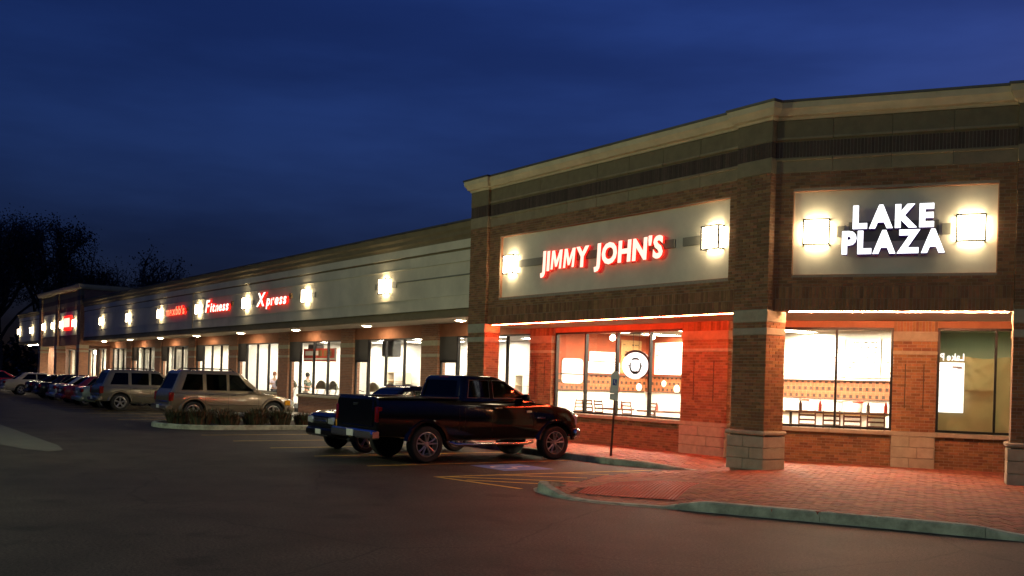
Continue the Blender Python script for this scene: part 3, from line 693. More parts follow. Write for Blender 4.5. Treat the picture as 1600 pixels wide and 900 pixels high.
# ------------------------------------------------------------------ long wing
wing = empty('long_shop_building', (-50, 20, 0), label='long low shop wing with pale fascia and a row of lit shop windows', cat='building')
B = B2 = wing
XA, XB = -76.0, -25.52; YW = 16.75
def wing_front(x0, x1, top, par):
    L_ = [(4.05, 4.46, .0), (4.47, 5.50, .012), (5.51, 5.83, .0), ]
    b = MB()
    for (z0, z1, d) in L_: b.box(x0, x1, YW + d, YW + .25, z0, z1)
    b.box(x0, x1, YW + .04, YW + .25, 4.40, 5.9); o = b.build('fascia_wall', 'stucco_wing', par)
    b = MB(); b.box(x0, x1, YW - .02, YW + .25, 4.455, 4.475); b.box(x0, x1, YW - .02, YW + .25, 5.495, 5.515); b.build('reveal_bead', 'stucco', o)
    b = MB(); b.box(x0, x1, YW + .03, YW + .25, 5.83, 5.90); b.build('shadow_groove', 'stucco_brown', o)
    b = MB(); b.box(x0, x1, YW - .03, YW + .25, 5.90, 6.16); b.build('upper_band', 'stucco_wing', o)
    b = MB(); b.box(x0, x1, YW + .06, YW + .3, 3.95, 4.05); b.box(x0, x1, YW - .02, YW + .2, 3.785, 3.95); b.build('lower_band', 'stucco_brown', o)
    sweep([(x0, YW), (x1, YW)], [(-.25, 6.16), (.03, 6.16), (.05, 6.24), (.10, 6.30), (.11, 6.42), (.17, 6.50), (.18, top - .06), (-.25, top - .06)], 'cornice', 'stucco_brown', par)
    b = MB(); b.box(x0, x1, YW - .22, YW + .3, top - .058, top); b.build('coping', 'coping', par)
wing_front(XA, XB, 6.72, B)
b = MB(); b.box(-52.06, -52.035, YW - .025, YW + .02, 4.05, 6.16); b.build('control_joint', 'stucco_brown', B)
b = MB(); b.box(XA, XB, YW + .0, 18.72, 3.79, 3.93); b.build('soffit', 'soffit', B)
b = MB(); b.box(XA, XB, YW + .26, 29, 6.2, 6.35); b.build('roof', 'roofing', B)
b = MB(); b.box(XA, XB, 29, 29.2, 0, 6.6); b.build('rear_wall', 'brick_far', B)
b = MB(); b.box(XA, -25.05, 18.6, 18.8, 3.33, 3.80); b.build('lintel', 'lintel', B)
PX = [-31.12 - 6.62 * k for k in range(7)]
for k, x in enumerate(PX):
    b = MB(); b.box(x - .58, x + .58, 18.52, 18.85, .62, 3.79); o = b.build('wall_pier', 'brick_far', B)
    b = MB(); b.box(x - .585, x + .585, 18.505, 18.7, 2.62, 2.72); b.box(x - .585, x + .585, 18.505, 18.7, 3.02, 3.2); b.build('stone_band', 'stone', o)
    b = MB(); b.cbox(x - .62, x + .62, 18.48, 18.85, .1, .62, .012); b.build('stone_base', 'stone', o)
def door(x0, x1, par):
    b = MB(); z1 = 2.42
    for (a, c, e, g_) in ((x0, x1, 2.42, 2.5), (x0, x0 + .07, .15, 2.42), (x1 - .07, x1, .15, 2.42), (x0 + .07, x1 - .07, .15, .32)): b.box(a, c, 18.62, 18.70, e, g_)
    d = b.build('door', 'frame_dark', par)
    b = MB(); b.box(x0 + .07, x1 - .07, 18.655, 18.662, .32, 2.42); b.build('pane', 'glass', d)
    b = MB(); b.tube([(x1 - .13, 18.62, 1.0), (x1 - .13, 18.57, 1.02), (x1 - .13, 18.57, 1.28), (x1 - .13, 18.62, 1.3)], .012, 6); b.build('handle', 'alloy', d)
    b = MB(); b.box(x0, x1, 18.60, 18.72, 2.5, 3.33); b.build('transom_panel', 'panel_dark', d)
bays = []
lefts = [PX[0]] + PX[1:] + [-76.0]
rights = [-25.05] + PX
for k in range(8):
    r_ = rights[k] - (.58 if k else -.02); l_ = (lefts[k] if k < 7 else -76.0) + .58
    if k == 0: r_ = -25.04
    bays.append((l_, r_))
    dw = 1.12 if k < 7 else 0
    T = Matrix.Identity(4)
    if dw: door(l_, l_ + dw, B)
    a = l_ + dw + .003
    n = 3 if k else 3
    cuts = [a + (r_ - a) * i / n for i in range(1, n)]
    if k == 0: cuts = [-28.6, -26.45]
    window(T, a, r_, .97, 3.33, 18.66, cuts, B)
    b = MB(); b.box(a, r_, 18.62, 18.85, .05, .86); o = b.build('window_base_wall', 'brick_far', B)
    b = MB(); b.cbox(a, r_, 18.50, 18.75, .86, .968, .014); b.build('sill_stone', 'stone', B)
# rooms
for (x0, x1, wm, fm) in ((-51.1, -24.98, 'white_wall', 'carpet'), (-64.4, -51.2, 'white_wall', 'floor_tile'), (-75.9, -64.5, 'white_wall', 'floor_tile')):
    room([(x0, 18.75), (x1, 18.75), (x1, 26), (x0, 26)], .15, 3.62, wm, fm, 'ceiling_tile')
    wallq((x0, 26), (x1, 26), .15, 3.62, wm); wallq((x0 + .08, 18.8), (x0 + .08, 26), .15, 3.62, wm); wallq((x1 - .0, 26), (x1 - .0, 18.8), .15, 3.62, wm)
    n = max(2, round((x1 - x0) / 3.3)); w = (x1 - x0) / n
    for i in range(n):
        for y in (20.3, 22.6, 24.8): troffer(x0 + (i + .5) * w, y, 3.62, m='troffer_wing')

# ------------------------------------------------------------------ far pavilion and end wing
pav_b = empty('pavilion_building', (-83, 18, 0), label='far taller brick block with striped parapet beyond the long wing', cat='building')
B = B2 = pav_b
b = MB(); b.box(-90.7, -76.02, 16.62, 28.5, 3.48, 7.44); wl = b.build('front_wall', 'brick_far', B)
for (a, c, z0, z1, m_) in ((-90.7, -76.02, 6.35, 6.67, 'stone_upper'), (-90.7, -76.02, 6.67, 7.0, 'brick_dark'), (-90.7, -76.02, 7.0, 7.44, 'stone_grey')):
    b = MB(); b.box(a - .01, c + .01, 16.60, 16.7, z0, z1); b.build('stone_band', m_, wl)
for x in (-90.3, -84.0, -76.5):
    b = MB(); b.box(x - .45, x + .45, 16.48, 17.1, .1, 7.45); o = b.build('pier', 'brick_far', B)
    for (z0, z1, m_) in ((.1, .9, 'stone'), (2.97, 3.12, 'stone'), (3.24, 3.5, 'stone'), (6.35, 6.67, 'stone_upper'), (6.67, 7.0, 'brick_dark'), (7.0, 7.44, 'stone_grey')):
        q = MB(); q.cbox(x - .47, x + .47, 16.46, 17.12, z0, z1, .01); q.build('stone_band', m_, o)
for (a, c) in ((-83.2, -77.3), (-89.5, -84.8)):
    b = MB(); b.box(a, c, 16.59, 16.66, 4.24, 6.0); b.build('sign_panel', 'stucco', B)
pl = [(-90.75, 28), (-90.75, 16.48), (-76.0, 16.48), (-76.0, 28)]
sweep(pl, [(-.25, 7.45), (.02, 7.45), (.10, 7.53), (.17, 7.66), (.18, 7.78), (-.25, 7.78)], 'cornice', 'cornice_paint', B)
sweep(pl, [(-.28, 7.783), (.205, 7.783), (.205, 7.83), (-.28, 7.84)], 'coping', 'coping', B)
b = MB(); b.box(-90.7, -76.02, 18.6, 18.8, 3.33, 3.48); b.build('lintel', 'lintel', B)
b = MB(); b.box(-90.6, -76.05, 16.9, 18.62, 3.482, 3.6)
b.build('soffit', 'soffit', B)
T = Matrix.Identity(4)
for (a, c) in ((-82.8, -80.2), (-79.6, -77.2), (-89.4, -85.2)):
    window(T, a, c, .3, 3.33, 18.66, [(a + c) / 2], B)
b = MB(); b.box(-85.2, -82.8, 18.6, 18.85, .1, 3.33); b.box(-80.2, -79.6, 18.6, 18.85, .1, 3.33); b.box(-77.2, -76.05, 18.6, 18.85, .1, 3.33); b.box(-90.7, -89.4, 18.6, 18.85, .1, 3.33); b.build('lower_wall', 'brick_far', B)
room([(-90.6, 18.75), (-76.1, 18.75), (-76.1, 25), (-90.6, 25)], .15, 3.46, None, 'floor_tile', 'ceiling_tile')
wallq((-90.6, 25), (-76.1, 25), .15, 3.46, 'white_wall'); wallq((-90.6, 18.8), (-90.6, 25), .15, 3.46, 'white_wall'); wallq((-76.1, 25), (-76.1, 18.8), .15, 3.46, 'white_wall')
for i in range(5):
    for y in (20.4, 23): troffer(-89 + i * 2.8, y, 3.46)
endw = empty('end_wing_building', (-96, 18, 0), label='lowest pale wing at the far end of the row', cat='building')
B = B2 = endw
wing_front(-101.4, -90.95, 6.52, B)
b = MB(); b.box(-101.4, -90.95, YW + .26, 28, 3.8, 6.3); b.build('upper_block', 'brick_far', B)
b = MB(); b.box(-101.4, -90.95, YW, 18.62, 3.79, 3.93); b.build('soffit', 'soffit', B)
b = MB(); b.box(-101.4, -91.0, 18.6, 28, .1, 3.79); b.build('lower_wall', 'brick_far', B)
b = MB(); b.box(-99.5, -91.5, 17.2, 17.36, 3.74, 3.788); o = b.build('strip_light', 'board_white', B); b = MB(); b.box(-99.4, -91.6, 17.21, 17.35, 3.728, 3.74); b.build('diffuser', 'troffer_glow', o)

# ------------------------------------------------------------------ wall lamps
def make_lamp(w=.54, dep=.17):
    e = empty('wall_lamp'); h = w / 2
    b = MB(); b.cbox(-h * .8, h * .8, -.03, 0, -h * .8, h * .8, .006); b.build('back_plate', 'frame_dark', e)
    b = MB(); b.cbox(-h + .02, h - .02, -dep, -.03, -h + .02, h - .02, .02); b.build('diffuser', 'lamp_glow', e)
    b = MB(); t = .030
    for (a, c, z0, z1) in ((-h, h, h - t, h), (-h, h, -h, -h + t), (-h, -h + t, -h + t, h - t), (h - t, h, -h + t, h - t)): b.box(a, c, -dep - .03, -dep + .012, z0, z1)
    b.build('frame', 'frame_dark', e)
    b = MB()
    for (x, z) in ((-h, -h), (h - t, -h), (-h, h - t), (h - t, h - t)): b.box(x, x + t, -dep + .012, 0, z, z + t)
    b.build('frame_arm', 'frame_dark', e)
    return e
lamp0 = make_lamp(); lamp_used = [0]
def lamp(loc, rz, label):
    o = lamp0 if not lamp_used[0] else copy_tree(lamp0); lamp_used[0] = 1
    o.location = loc; o.rotation_euler = (0, 0, rz); tag(o, label, 'wall lamp', 'square lit lamps along the fascia'); return o
lamp((-23.54, 16.70, 5.17), 0, 'square lit wall lamp left of the red restaurant lettering')
lamp((-15.75, 16.70, 5.17), 0, 'square lit wall lamp right of the red restaurant lettering')
q = lp(.88, .15); lamp((*q, 5.10), CHI, 'square lit wall lamp left of the white plaza lettering')
q = lp(3.78, .15); lamp((*q, 5.10), CHI, 'square lit wall lamp right of the white plaza lettering')
for k in range(7):
    lamp((-31.22 - 6.59 * k, 16.762, 5.0), 0, f'square lit lamp on the long pale fascia, {ORD[k]} from the corner building')
for k, x in enumerate((-78.0, -82.3)):
    lamp((x, 16.59, 5.07), 0, ['lit lamp at the right end of the far red sign panel', 'lit lamp at the left end of the far red sign panel'][k])
for k, x in enumerate((-85.3, -88.9)):
    lamp((x, 16.59, 5.07), 0, ['right lamp on the blank panel of the far brick block', 'left lamp on the blank panel of the far brick block'][k])
for k, x in enumerate((-95.0, -100.9)):
    lamp((x, 16.75, 4.95), 0, ['right lamp on the lowest far wing', 'leftmost lamp of the whole row, on the far wing'][k])
# soffit downlights
e = empty('downlight')
b = MB(); b.lathe([(.17, .005), (.215, .0), (.225, -.02), (.19, -.03), (.17, -.012)], n=20, closed=True); b.build('trim_ring', 'board_white', e, 40)
b = MB(); b.lathe([(.0, -.055), (.08, -.05), (.14, -.035), (.175, -.008), (.17, .002), (0, .002)], n=20); b.build('lens', 'down_glow', e, 60)
for k in range(8):
    o = e if k == 0 else copy_tree(e); o.location = (-27.8 - 6.62 * k, 17.7, 3.788)
    tag(o, f'round lit downlight under the long canopy, {ORD[k]} from the corner building', 'downlight', 'downlights under the canopy')

# ------------------------------------------------------------------ letter signs
def glyph(ch, size, ext, off=0., shear=0.):
    cu = bpy.data.curves.new('glyph', 'FONT'); cu.body = ch; cu.size = size; cu.extrude = ext; cu.offset = off; cu.shear = shear; cu.resolution_u = 3
    o = bpy.data.objects.new('glyph', cu); me = bpy.data.meshes.new_from_object(o); bpy.data.objects.remove(o); return me
def heavy_m():
    P = [(0, 0), (.2, 0), (.2, .62), (.40, .12), (.56, .12), (.76, .62), (.76, 0), (.96, 0), (.96, 1.0), (.70, 1.0), (.48, .45), (.26, 1.0), (0, 1.0)]
    me = bpy.data.meshes.new('glyph'); n = len(P); sh = lambda p: p[0] + .12 * p[1]
    me.from_pydata([(sh(p), p[1], .1) for p in P] + [(sh(p), p[1], -.1) for p in P], [], [list(range(n))[::-1], list(range(n, 2 * n))] + [(i, (i + 1) % n, n + (i + 1) % n, n + i) for i in range(n)]); return me
def letters(root, text, T, u0, u1, z0, height, d_face, ext, face, sidem, off=.0, shear=0., gap=.10, name='letter', sz=None, bounce=None):
    """fit one line of raised letters between u0 and u1; each letter is a part"""
    gl = []; x = 0
    for i, ch in enumerate(text):
        if ch == ' ': x += .38; gl.append(None); continue
        s = (sz[i] if sz else 1.0); me = heavy_m() if ch == 'M' else glyph(ch, 1.4 * s, .1, off, shear)
        xs = [v.co.x for v in me.vertices]; gl.append((me, x - min(xs), s)); x += max(xs) - min(xs) + gap
    x -= gap; k = (u1 - u0) / x; kz = height / 1.0
    for i, g_ in enumerate(gl):
        if g_ is None: continue
        me, dx_, s = g_; zz = z0 + (bounce[i] if bounce else 0)
        for v in me.vertices:
            u = u0 + (v.co.x + dx_) * k; z = zz + v.co.y * kz; d = d_face + (0 if v.co.z > 0 else ext)
            v.co = T @ Vector((u, d, z))
        me.materials.append(MATS[face]); me.materials.append(MATS[sidem])
        fr = (T.to_3x3() @ Vector((0, -1, 0)))
        bm = bmesh.new(); bm.from_mesh(me); bmesh.ops.remove_doubles(bm, verts=bm.verts, dist=1e-5); bmesh.ops.recalc_face_normals(bm, faces=bm.faces)
        for f_ in bm.faces: f_.material_index = 0 if f_.normal.dot(fr) > .8 else 1
        bm.to_mesh(me); bm.free()
        o = link(bpy.data.objects.new(name, me)); adopt(o, root)
def bar(root, T, segs, d, z0, z1):
    for (a, b_) in segs: m = MB(T); m.box(a, b_, d - .05, d, z0, z1); m.build('raceway', 'raceway', root)
sg = empty('letter_sign', (-19.6, 16.7, 4.86), label='large red lit lettering on the wide cream panel of the corner building', cat='sign')
letters(sg, "JIMMY", TJ, -22.05, -19.98, 4.88, .50, -.04, .06, 'red_face', 'red_side', .062, .05, .06, sz=[1.03, 1, 1, 1, 1])
letters(sg, "JOHN'S", TJ, -19.78, -17.28, 4.88, .50, -.04, .06, 'red_face', 'red_side', .062, .05, .06, sz=[1.03, 1, 1, 1, 1, 1])
bar(sg, TJ, [(-23.2, -17.0), (-16.72, -16.05)], .10, 5.07, 5.27)
sg = empty('letter_sign', (*lp(2.4, .15), 4.64), label='white lit letters in two lines on the angled corner panel', cat='sign')
letters(sg, 'LAKE', TL, 1.59, 3.11, 5.16, .43, -.05, .17, 'white_face', 'letter_side', .072, 0, .10)
letters(sg, 'PLAZA', TL, 1.39, 3.32, 4.65, .43, -.05, .17, 'white_face', 'letter_side', .072, 0, .06)
bar(sg, TL, [(1.28, 1.42), (3.26, 3.42)], .15, 5.0, 5.22)
b = MB(TL); b.box(1.5, 3.2, .135, .15, 4.9, 5.3); b.build('raceway', 'raceway', sg)
for (txt, a, c, z, lab, fc, sh) in (('maxbb\'s', -56.35, -53.1, 4.86, 'small orange lit shop letters, leftmost sign on the long wing', 'orange_face', 0), ('Fitness', -49.8, -46.5, 4.80, 'red outlined lit letters in the middle of the long wing', 'cream_face', .2), ('Xpress', -43.0, -39.65, 4.80, 'red outlined lit letters nearest the corner on the long wing', 'cream_face', .2)):
    sg = empty('letter_sign', ((a + c) / 2, 16.75, 4.8), label=lab, cat='sign')
    letters(sg, txt, Matrix.Translation((0, 16.762, 0)), a, c, z, .44, -.13, .10, fc, 'red_side', .038, sh, .10, sz=[1.35] + [1] * 9 if txt[0] != 'm' else None)
    b = MB(); b.box(c + .1, c + .32, 16.70, 16.76, 5.0, 5.2); b.build('transformer_box', 'print_tan', sg)
# pale raised strip between the lamps of the long wing
def strip_(x0, x1, z0, z1): b = MB(); b.box(x0, x1, 16.735, 16.765, z0, z1); b.build('lamp_strip', 'raceway', wing)
for k in range(7):
    x = -31.22 - 6.59 * k; strip_(x + .45, x + .75, 4.92, 5.12); strip_(x - .75, x - .45, 4.92, 5.12)
strip_(-30.46, -25.6, 5.06, 5.10)
# far red sign
sg = empty('letter_sign', (-80.2, 16.6, 4.8), label='small red lit sign on the far brick block', cat='sign')
b = MB(); b.cbox(-81.4, -79.0, 16.46, 16.6, 4.6, 5.7, .05); b.build('cabinet', 'red_side', sg)
b = MB(); b.cbox(-81.1, -79.3, 16.44, 16.458, 4.85, 5.5, .004); b.build('face', 'red_face', sg)
# purple lit door lamp under the far block
e = empty('porch_lamp', (-86.5, 17.3, 3.3), label='bright lamp under the canopy of the far brick block', cat='lamp')
b = MB(); b.cyl((-86.5, 17.3, 3.48), (-86.5, 17.3, 3.3), .03, n=8); b.build('stem', 'frame_dark', e)
b = MB(); b.lathe([(0, -.2), (.14, -.16), (.19, -.03), (.16, .1), (.05, .14), (0, .14)], (-86.5, 17.3, 3.16), n=14); b.build('globe', 'globe_glow', e, 60)

# ------------------------------------------------------------------ disabled-bay sign on its post
e = empty('parking_sign', (-17.94, 15.75, .15), label='leaning sign post with pale plate and blue square in front of the wide window', cat='sign')
b = MB(); b.tube([(-17.98, 15.75, .13), (-17.90, 15.75, 1.45), (-17.86, 15.75, 2.24)], .026, 8); b.build('post', 'post_steel', e)
TS = Matrix.Translation((-17.87, 15.712, 1.80)) @ Matrix.Rotation(R(18), 4, 'Z') @ Matrix.Rotation(R(3), 4, 'Y') @ Matrix.Diagonal((.76, 1, .80, 1))
b = MB(TS); b.prism([(-.15, -.22), (.15, -.22), (.15, .34), (.06, .44), (-.06, .44), (-.15, .34)], -.006, .006, 'y'); o = b.build('sign_plate', 'sign_face', e)
b = MB(TS); b.box(-.07, .07, -.0095, -.0062, .02, .20); b.build('blue_square', 'sign_blue', o)
b = MB(TS); b.box(-.155, .155, -.006, .006, -.42, -.235); o2 = b.build('lower_plate', 'sign_face', e)
m = MB(TS)
m.cyl((-.005, -.0105, .17), (-.005, -.0096, .17), .014, n=8); m.box(-.015, .005, -.0115, -.0097, .09, .155); m.box(-.005, .035, -.0115, -.0097, .082, .096); m.box(.025, .04, -.0115, -.0097, .045, .082)
m.build('wheelchair_figure', 'line_white', o)

# ------------------------------------------------------------------ inside the restaurant
def poster(T, w, h, m_, lines=3, label='', name='menu_board', frame='frame_bronze', marks='print_dark', cat='menu board', rounded=0):
    e = empty(name, (0, 0, 0), label=label, cat=cat); e.matrix_world = T; e.location = T.translation; e.rotation_euler = T.to_euler()
    b = MB(T)
    if rounded:
        P = []
        for (cx_, cz, a0) in ((w / 2 - rounded, h / 2 - rounded, 0), (-w / 2 + rounded, h / 2 - rounded, 90), (-w / 2 + rounded, -h / 2 + rounded, 180), (w / 2 - rounded, -h / 2 + rounded, 270)):
            P += [(cx_ + rounded * math.cos(R(a0 + t)), cz + rounded * math.sin(R(a0 + t))) for t in (0, 30, 60, 90)]
        b.prism(P, -.03, 0, 'y')
    else: b.cbox(-w / 2, w / 2, -.03, 0, -h / 2, h / 2, .006)
    b.build('board', m_, e)
    if lines:
        b = MB(T); rnd = random.Random(w * 37 + h)
        for i in range(lines):
            z = h / 2 - (i + .7) * h / (lines + .6); x = -w / 2 + .08
            while x < w / 2 - .15:
                l = rnd.uniform(.03, .12)
                if rnd.random() < .6: b.box(x, min(x + l, w / 2 - .05), -.034, -.031, z, z + rnd.uniform(.015, .035))
                x += l + .03
        b.build('print', marks, e)
    return e
def TX(y, z): return Matrix.Translation((-24.84, y, z)) @ Matrix.Rotation(R(90), 4, 'Z')   # faces +X
def TY(x, z): return Matrix.Translation((x, 23.19, z))                                       # faces -Y
poster(TX(20.03, 2.22), .85, .78, 'board_white', 0, 'white rounded board on the orange wall at the left of the wide window', rounded=.12)
poster(TX(21.3, 2.72), 1.15, .30, 'board_white', 3, 'upper white menu strip on the orange wall behind the second pane', marks='print_tan')
poster(TX(21.35, 2.36), 1.35, .36, 'board_white', 3, 'lower white menu strip on the orange wall behind the second pane', marks='print_tan')
poster(TX(22.5, 2.75), .9, 1.1, 'print_tan', 4, 'tan poster on the orange wall behind the hanging emblem')
poster(TY(-23.75, 2.72), 1.3, 1.05, 'board_white', 6, 'white menu board on the back wall at the right of the wide window')
poster(TY(-22.2, 2.75), 1.3, 1.0, 'board_white', 6, 'white menu board beside the right edge of the wide window')
for k, x in enumerate((-18.75, -17.55, -16.4, -15.35)):
    poster(TY(x, 2.72), 1.1, 1.02, 'board_white', 7, f'tall white menu board behind the angled window, {ORD[k]} from the left', marks=('print_tan', 'print_dark', 'print_dark', 'print_tan')[k])
for k, (T, r) in enumerate(((TX(22.9, 1.76), .13), (TY(-23.95, 1.9), .11), (TY(-23.35, 1.74), .14))):
    e = empty('wall_plate', T.translation, label=['round white plate on the tile band under the emblem', 'smaller round white plate on the tiles at the right pane', 'larger round white plate on the tiles at the right pane'][k], cat='plate')
    b = MB(T); b.lathe([(0, .028), (r * .7, .03), (r, .012), (r, 0), (0, 0)], ax=(0, -1, 0), n=20); b.build('dish', 'board_white', e, 40)
    b = MB(T); b.lathe([(r * .95, .014), (r * 1.02, .018), (r * 1.02, .004), (r * .95, .004)], ax=(0, -1, 0), n=20, closed=True); b.build('rim', 'print_tan', e, 40)
# tile caps along the band
for (T, a, c) in ((Matrix.Translation((-24.83, 0, 0)) @ Matrix.Rotation(R(90), 4, 'Z'), 18.8, 23.15), (Matrix.Translation((0, 23.18, 0)), -24.8, -15)):
    b = MB(T); b.cbox(a, c, -.03, 0, 2.10, 2.14, .008); b.cbox(a, c, -.03, 0, 1.60, 1.635, .008); b.build('tile_trim', 'wood_dark', corner)
# pendant globes
for k, (x, y) in enumerate(((-22.9, 20.0), (-21.3, 20.1), (-19.7, 20.2))):
    e = empty('pendant_lamp', (x, y, 3.46), label=f'small glowing globe lamp under the restaurant ceiling, {ORD[k]} from the left', cat='lamp', group='restaurant globe lamps')
    b = MB(); b.cyl((x, y, 3.46), (x, y, 3.30), .012, n=6); b.lathe([(.06, 0), (.06, -.02), (.02, -.04)], (x, y, 3.46), n=12); b.build('stem', 'frame_dark', e)
    b = MB(); b.lathe([(0, -.09), (.05, -.075), (.085, -.03), (.085, .03), (.05, .075), (0, .09)], (x, y, 3.23), n=14); b.build('globe', 'globe_glow', e, 60)
# hanging round emblem
EX, EY, EZ = -20.82, 19.05, 2.38
e = empty('window_emblem', (EX, EY, EZ), label='round white emblem with dark red arc hanging in the wide window', cat='emblem')
TE = Matrix.Translation((EX, EY, EZ)) @ Matrix.Rotation(R(36), 4, 'Z')
b = MB(TE); b.lathe([(0, .02), (.36, .02), (.38, .005), (.36, -.01), (0, -.01)], ax=(0, -1, 0), n=40); b.build('disc', 'white_glow', e, 30)
def arc(r, a0, a1, n=24, y=-.03, cx=0, cz=0): return [(cx + r * math.cos(R(a0 + (a1 - a0) * i / n)), y, cz + r * math.sin(R(a0 + (a1 - a0) * i / n))) for i in range(n + 1)]
b = MB(TE)
pts_o = arc(.43, 140, -70); pts_i = arc(.365, 140, -70)
rs = []
for i, (p, q) in enumerate(zip(pts_o, pts_i)):
    t = min(1, (len(pts_o) - 1 - i) / 6 + .12); p = tuple(q[j] + (p[j] - q[j]) * t for j in range(3)); rs.append([(p[0], -.035, p[2]), (q[0], -.035, q[2]), (q[0], .02, q[2]), (p[0], .02, p[2])])
b.loft(rs); b.build('arc', 'emblem_ring', e)
b = MB(TE)
b.tube([(-.11, -.026, .15), (-.05, -.026, .185), (.05, -.026, .185), (.11, -.026, .15)], [.012, .028, .028, .012], 6)
b.tube([(-.14, -.026, .08), (-.15, -.026, -.06), (-.11, -.026, -.16), (-.04, -.026, -.215), (.04, -.026, -.215), (.11, -.026, -.16), (.15, -.026, -.06), (.14, -.026, .08)], [.016, .022, .026, .03, .03, .026, .022, .016], 6)
b.tube([(-.15, -.026, -.01), (-.205, -.026, -.015)], .014, 6); b.tube([(.15, -.026, -.01), (.205, -.026, -.015)], .014, 6)
b.tube([(-.05, -.026, -.16), (0, -.026, -.19), (.05, -.026, -.16)], .018, 6); b.build('line_drawing', 'print_dark', e)
b = MB(); b.cyl((EX - .12, EY, EZ + .40), (EX - .12, EY, 3.46), .006, n=5); b.cyl((EX + .12, EY, EZ + .42), (EX + .12, EY, 3.46), .006, n=5); b.build('cord', 'frame_dark', e)
b = MB(); b.box(EX - .22, EX + .22, EY - .05, EY + .05, 3.26, 3.36); b.cyl((EX, EY, 3.36), (EX, EY, 3.46), .01, n=5); b.build('hanger_box', 'wood_dark', e)

# high ladder-back chairs and tables (seen above the sill)
def make_chair():
    e = empty('chair'); b = MB(); b.cbox(-.2, .2, -.2, .2, .70, .74, .012); b.build('seat', 'wood', e)
    for (x, y) in ((-.18, -.18), (.18, -.18), (-.18, .18), (.18, .18)):
        b = MB(); b.cyl((x * 1.1, y * 1.1, 0), (x, y, .71), .018, .022, 8); b.build('leg', 'wood', e)
    for x in (-.19, .19):
        b = MB(); b.tube([(x, -.19, .72), (x, -.215, 1.0), (x * .97, -.26, 1.22)], [.02, .018, .016], 8); b.build('back_post', 'wood', e)
    for z, yy in ((.87, -.202), (.98, -.213), (1.09, -.232), (1.18, -.252)):
        b = MB(); b.cbox(-.185, .185, yy - .01, yy + .01, z - .02, z + .02, .005); b.build('slat', 'wood', e)
    b = MB(); b.cyl((-.19, .19, .28), (.19, .19, .28), .011, n=6); b.cyl((-.19, -.19, .34), (.19, -.19, .34), .011, n=6); b.build('stretcher', 'wood', e)
    return e
ch0 = make_chair(); cu_ = [0]
def chair(x, y, rz, label):
    o = ch0 if not cu_[0] else copy_tree(ch0); cu_[0] = 1; o.location = (x, y, .15); o.rotation_euler = (0, 0, rz); tag(o, label, 'chair', 'wooden chairs in the restaurant')
for k, x in enumerate((-23.65, -22.95, -22.3, -21.2, -20.6)):
    chair(x, 19.25 + .08 * (k % 2), R([90, 8, -4, 0, 170][k]), f'wooden ladder-back chair at the wide window, {ORD[k]} from the left')
chair(-19.0, 19.6, R(-80), 'wooden chair nearest the right end of the wide window')
for k, u in enumerate((.42, .98, 1.45, 1.98)):
    q = lp(u, LREC + .62); chair(q[0], q[1], CHI, f'wooden slatted chair behind the angled window, {ORD[k]} from the left')
def table(x, y, rz, w, l, z, label, m_='wood_dark'):
    e = empty('high_table', (x, y, .15), label=label, cat='table'); T = Matrix.Translation((x, y, .15)) @ Matrix.Rotation(rz, 4, 'Z')
    b = MB(T); b.cbox(-l / 2, l / 2, -w / 2, w / 2, z - .05, z, .012); b.build('table_top', m_, e)
    for sx in ((-l / 2 + .12, l / 2 - .12) if l > 1.2 else (0,)):
        b = MB(T); b.cyl((sx, 0, .03), (sx, 0, z - .05), .035, n=10); b.build('pedestal', 'frame_dark', e)
        b = MB(T); b.lathe([(.0, .03), (.06, .03), (.24, .012), (.25, 0), (0, 0)], (sx, 0, 0), n=18); b.build('foot', 'frame_dark', e, 40)
    return e
table(-22.6, 19.95, 0, .6, 1.0, .98, 'wooden high table behind the left panes of the wide window', 'wood')
table(-21.0, 20.0, 0, .6, .9, .98, 'wooden high table under the hanging emblem', 'wood'); table(-19.55, 19.7, 0, .6, 1.0, 1.0, 'wooden high table at the right pane of the wide window', 'wood')
q = lp(1.1, LREC + 1.35); table(q[0], q[1], CHI, .5, 2.6, 1.18, 'long dark counter behind the chairs of the angled window')
def bottle(x, y, z, m_, label, s=1.):
    e = empty('bottle', (x, y, z), label=label, cat='bottle'); b = MB(); b.lathe([(0, 0), (.036 * s, 0), (.038 * s, .13 * s), (.016 * s, .18 * s), (.014 * s, .21 * s)], (x, y, z), n=12); b.build('body', m_, e, 40)
    b = MB(); b.lathe([(.017 * s, .205 * s), (.017 * s, .24 * s), (0, .24 * s)], (x, y, z), n=10); b.build('cap', 'board_white', e, 40)
bottle(-22.35, 19.95, 1.13, 'print_red', 'red sauce bottle on the left high table'); bottle(-20.85, 19.95, 1.13, 'print_red', 'red sauce bottle on the table under the emblem'); bottle(-19.45, 19.7, 1.15, 'print_red', 'red sauce bottle on the right high table')
for k, (u, m_) in enumerate(((.15, 'wood_dark'), (.62, 'print_red'), (1.75, 'wood_dark'), (2.15, 'print_red'))):
    q = lp(u, LREC + 1.35); bottle(q[0], q[1], 1.33, m_, f'small bottle on the dark counter behind the angled window, {ORD[k]} from the left', 1.2)
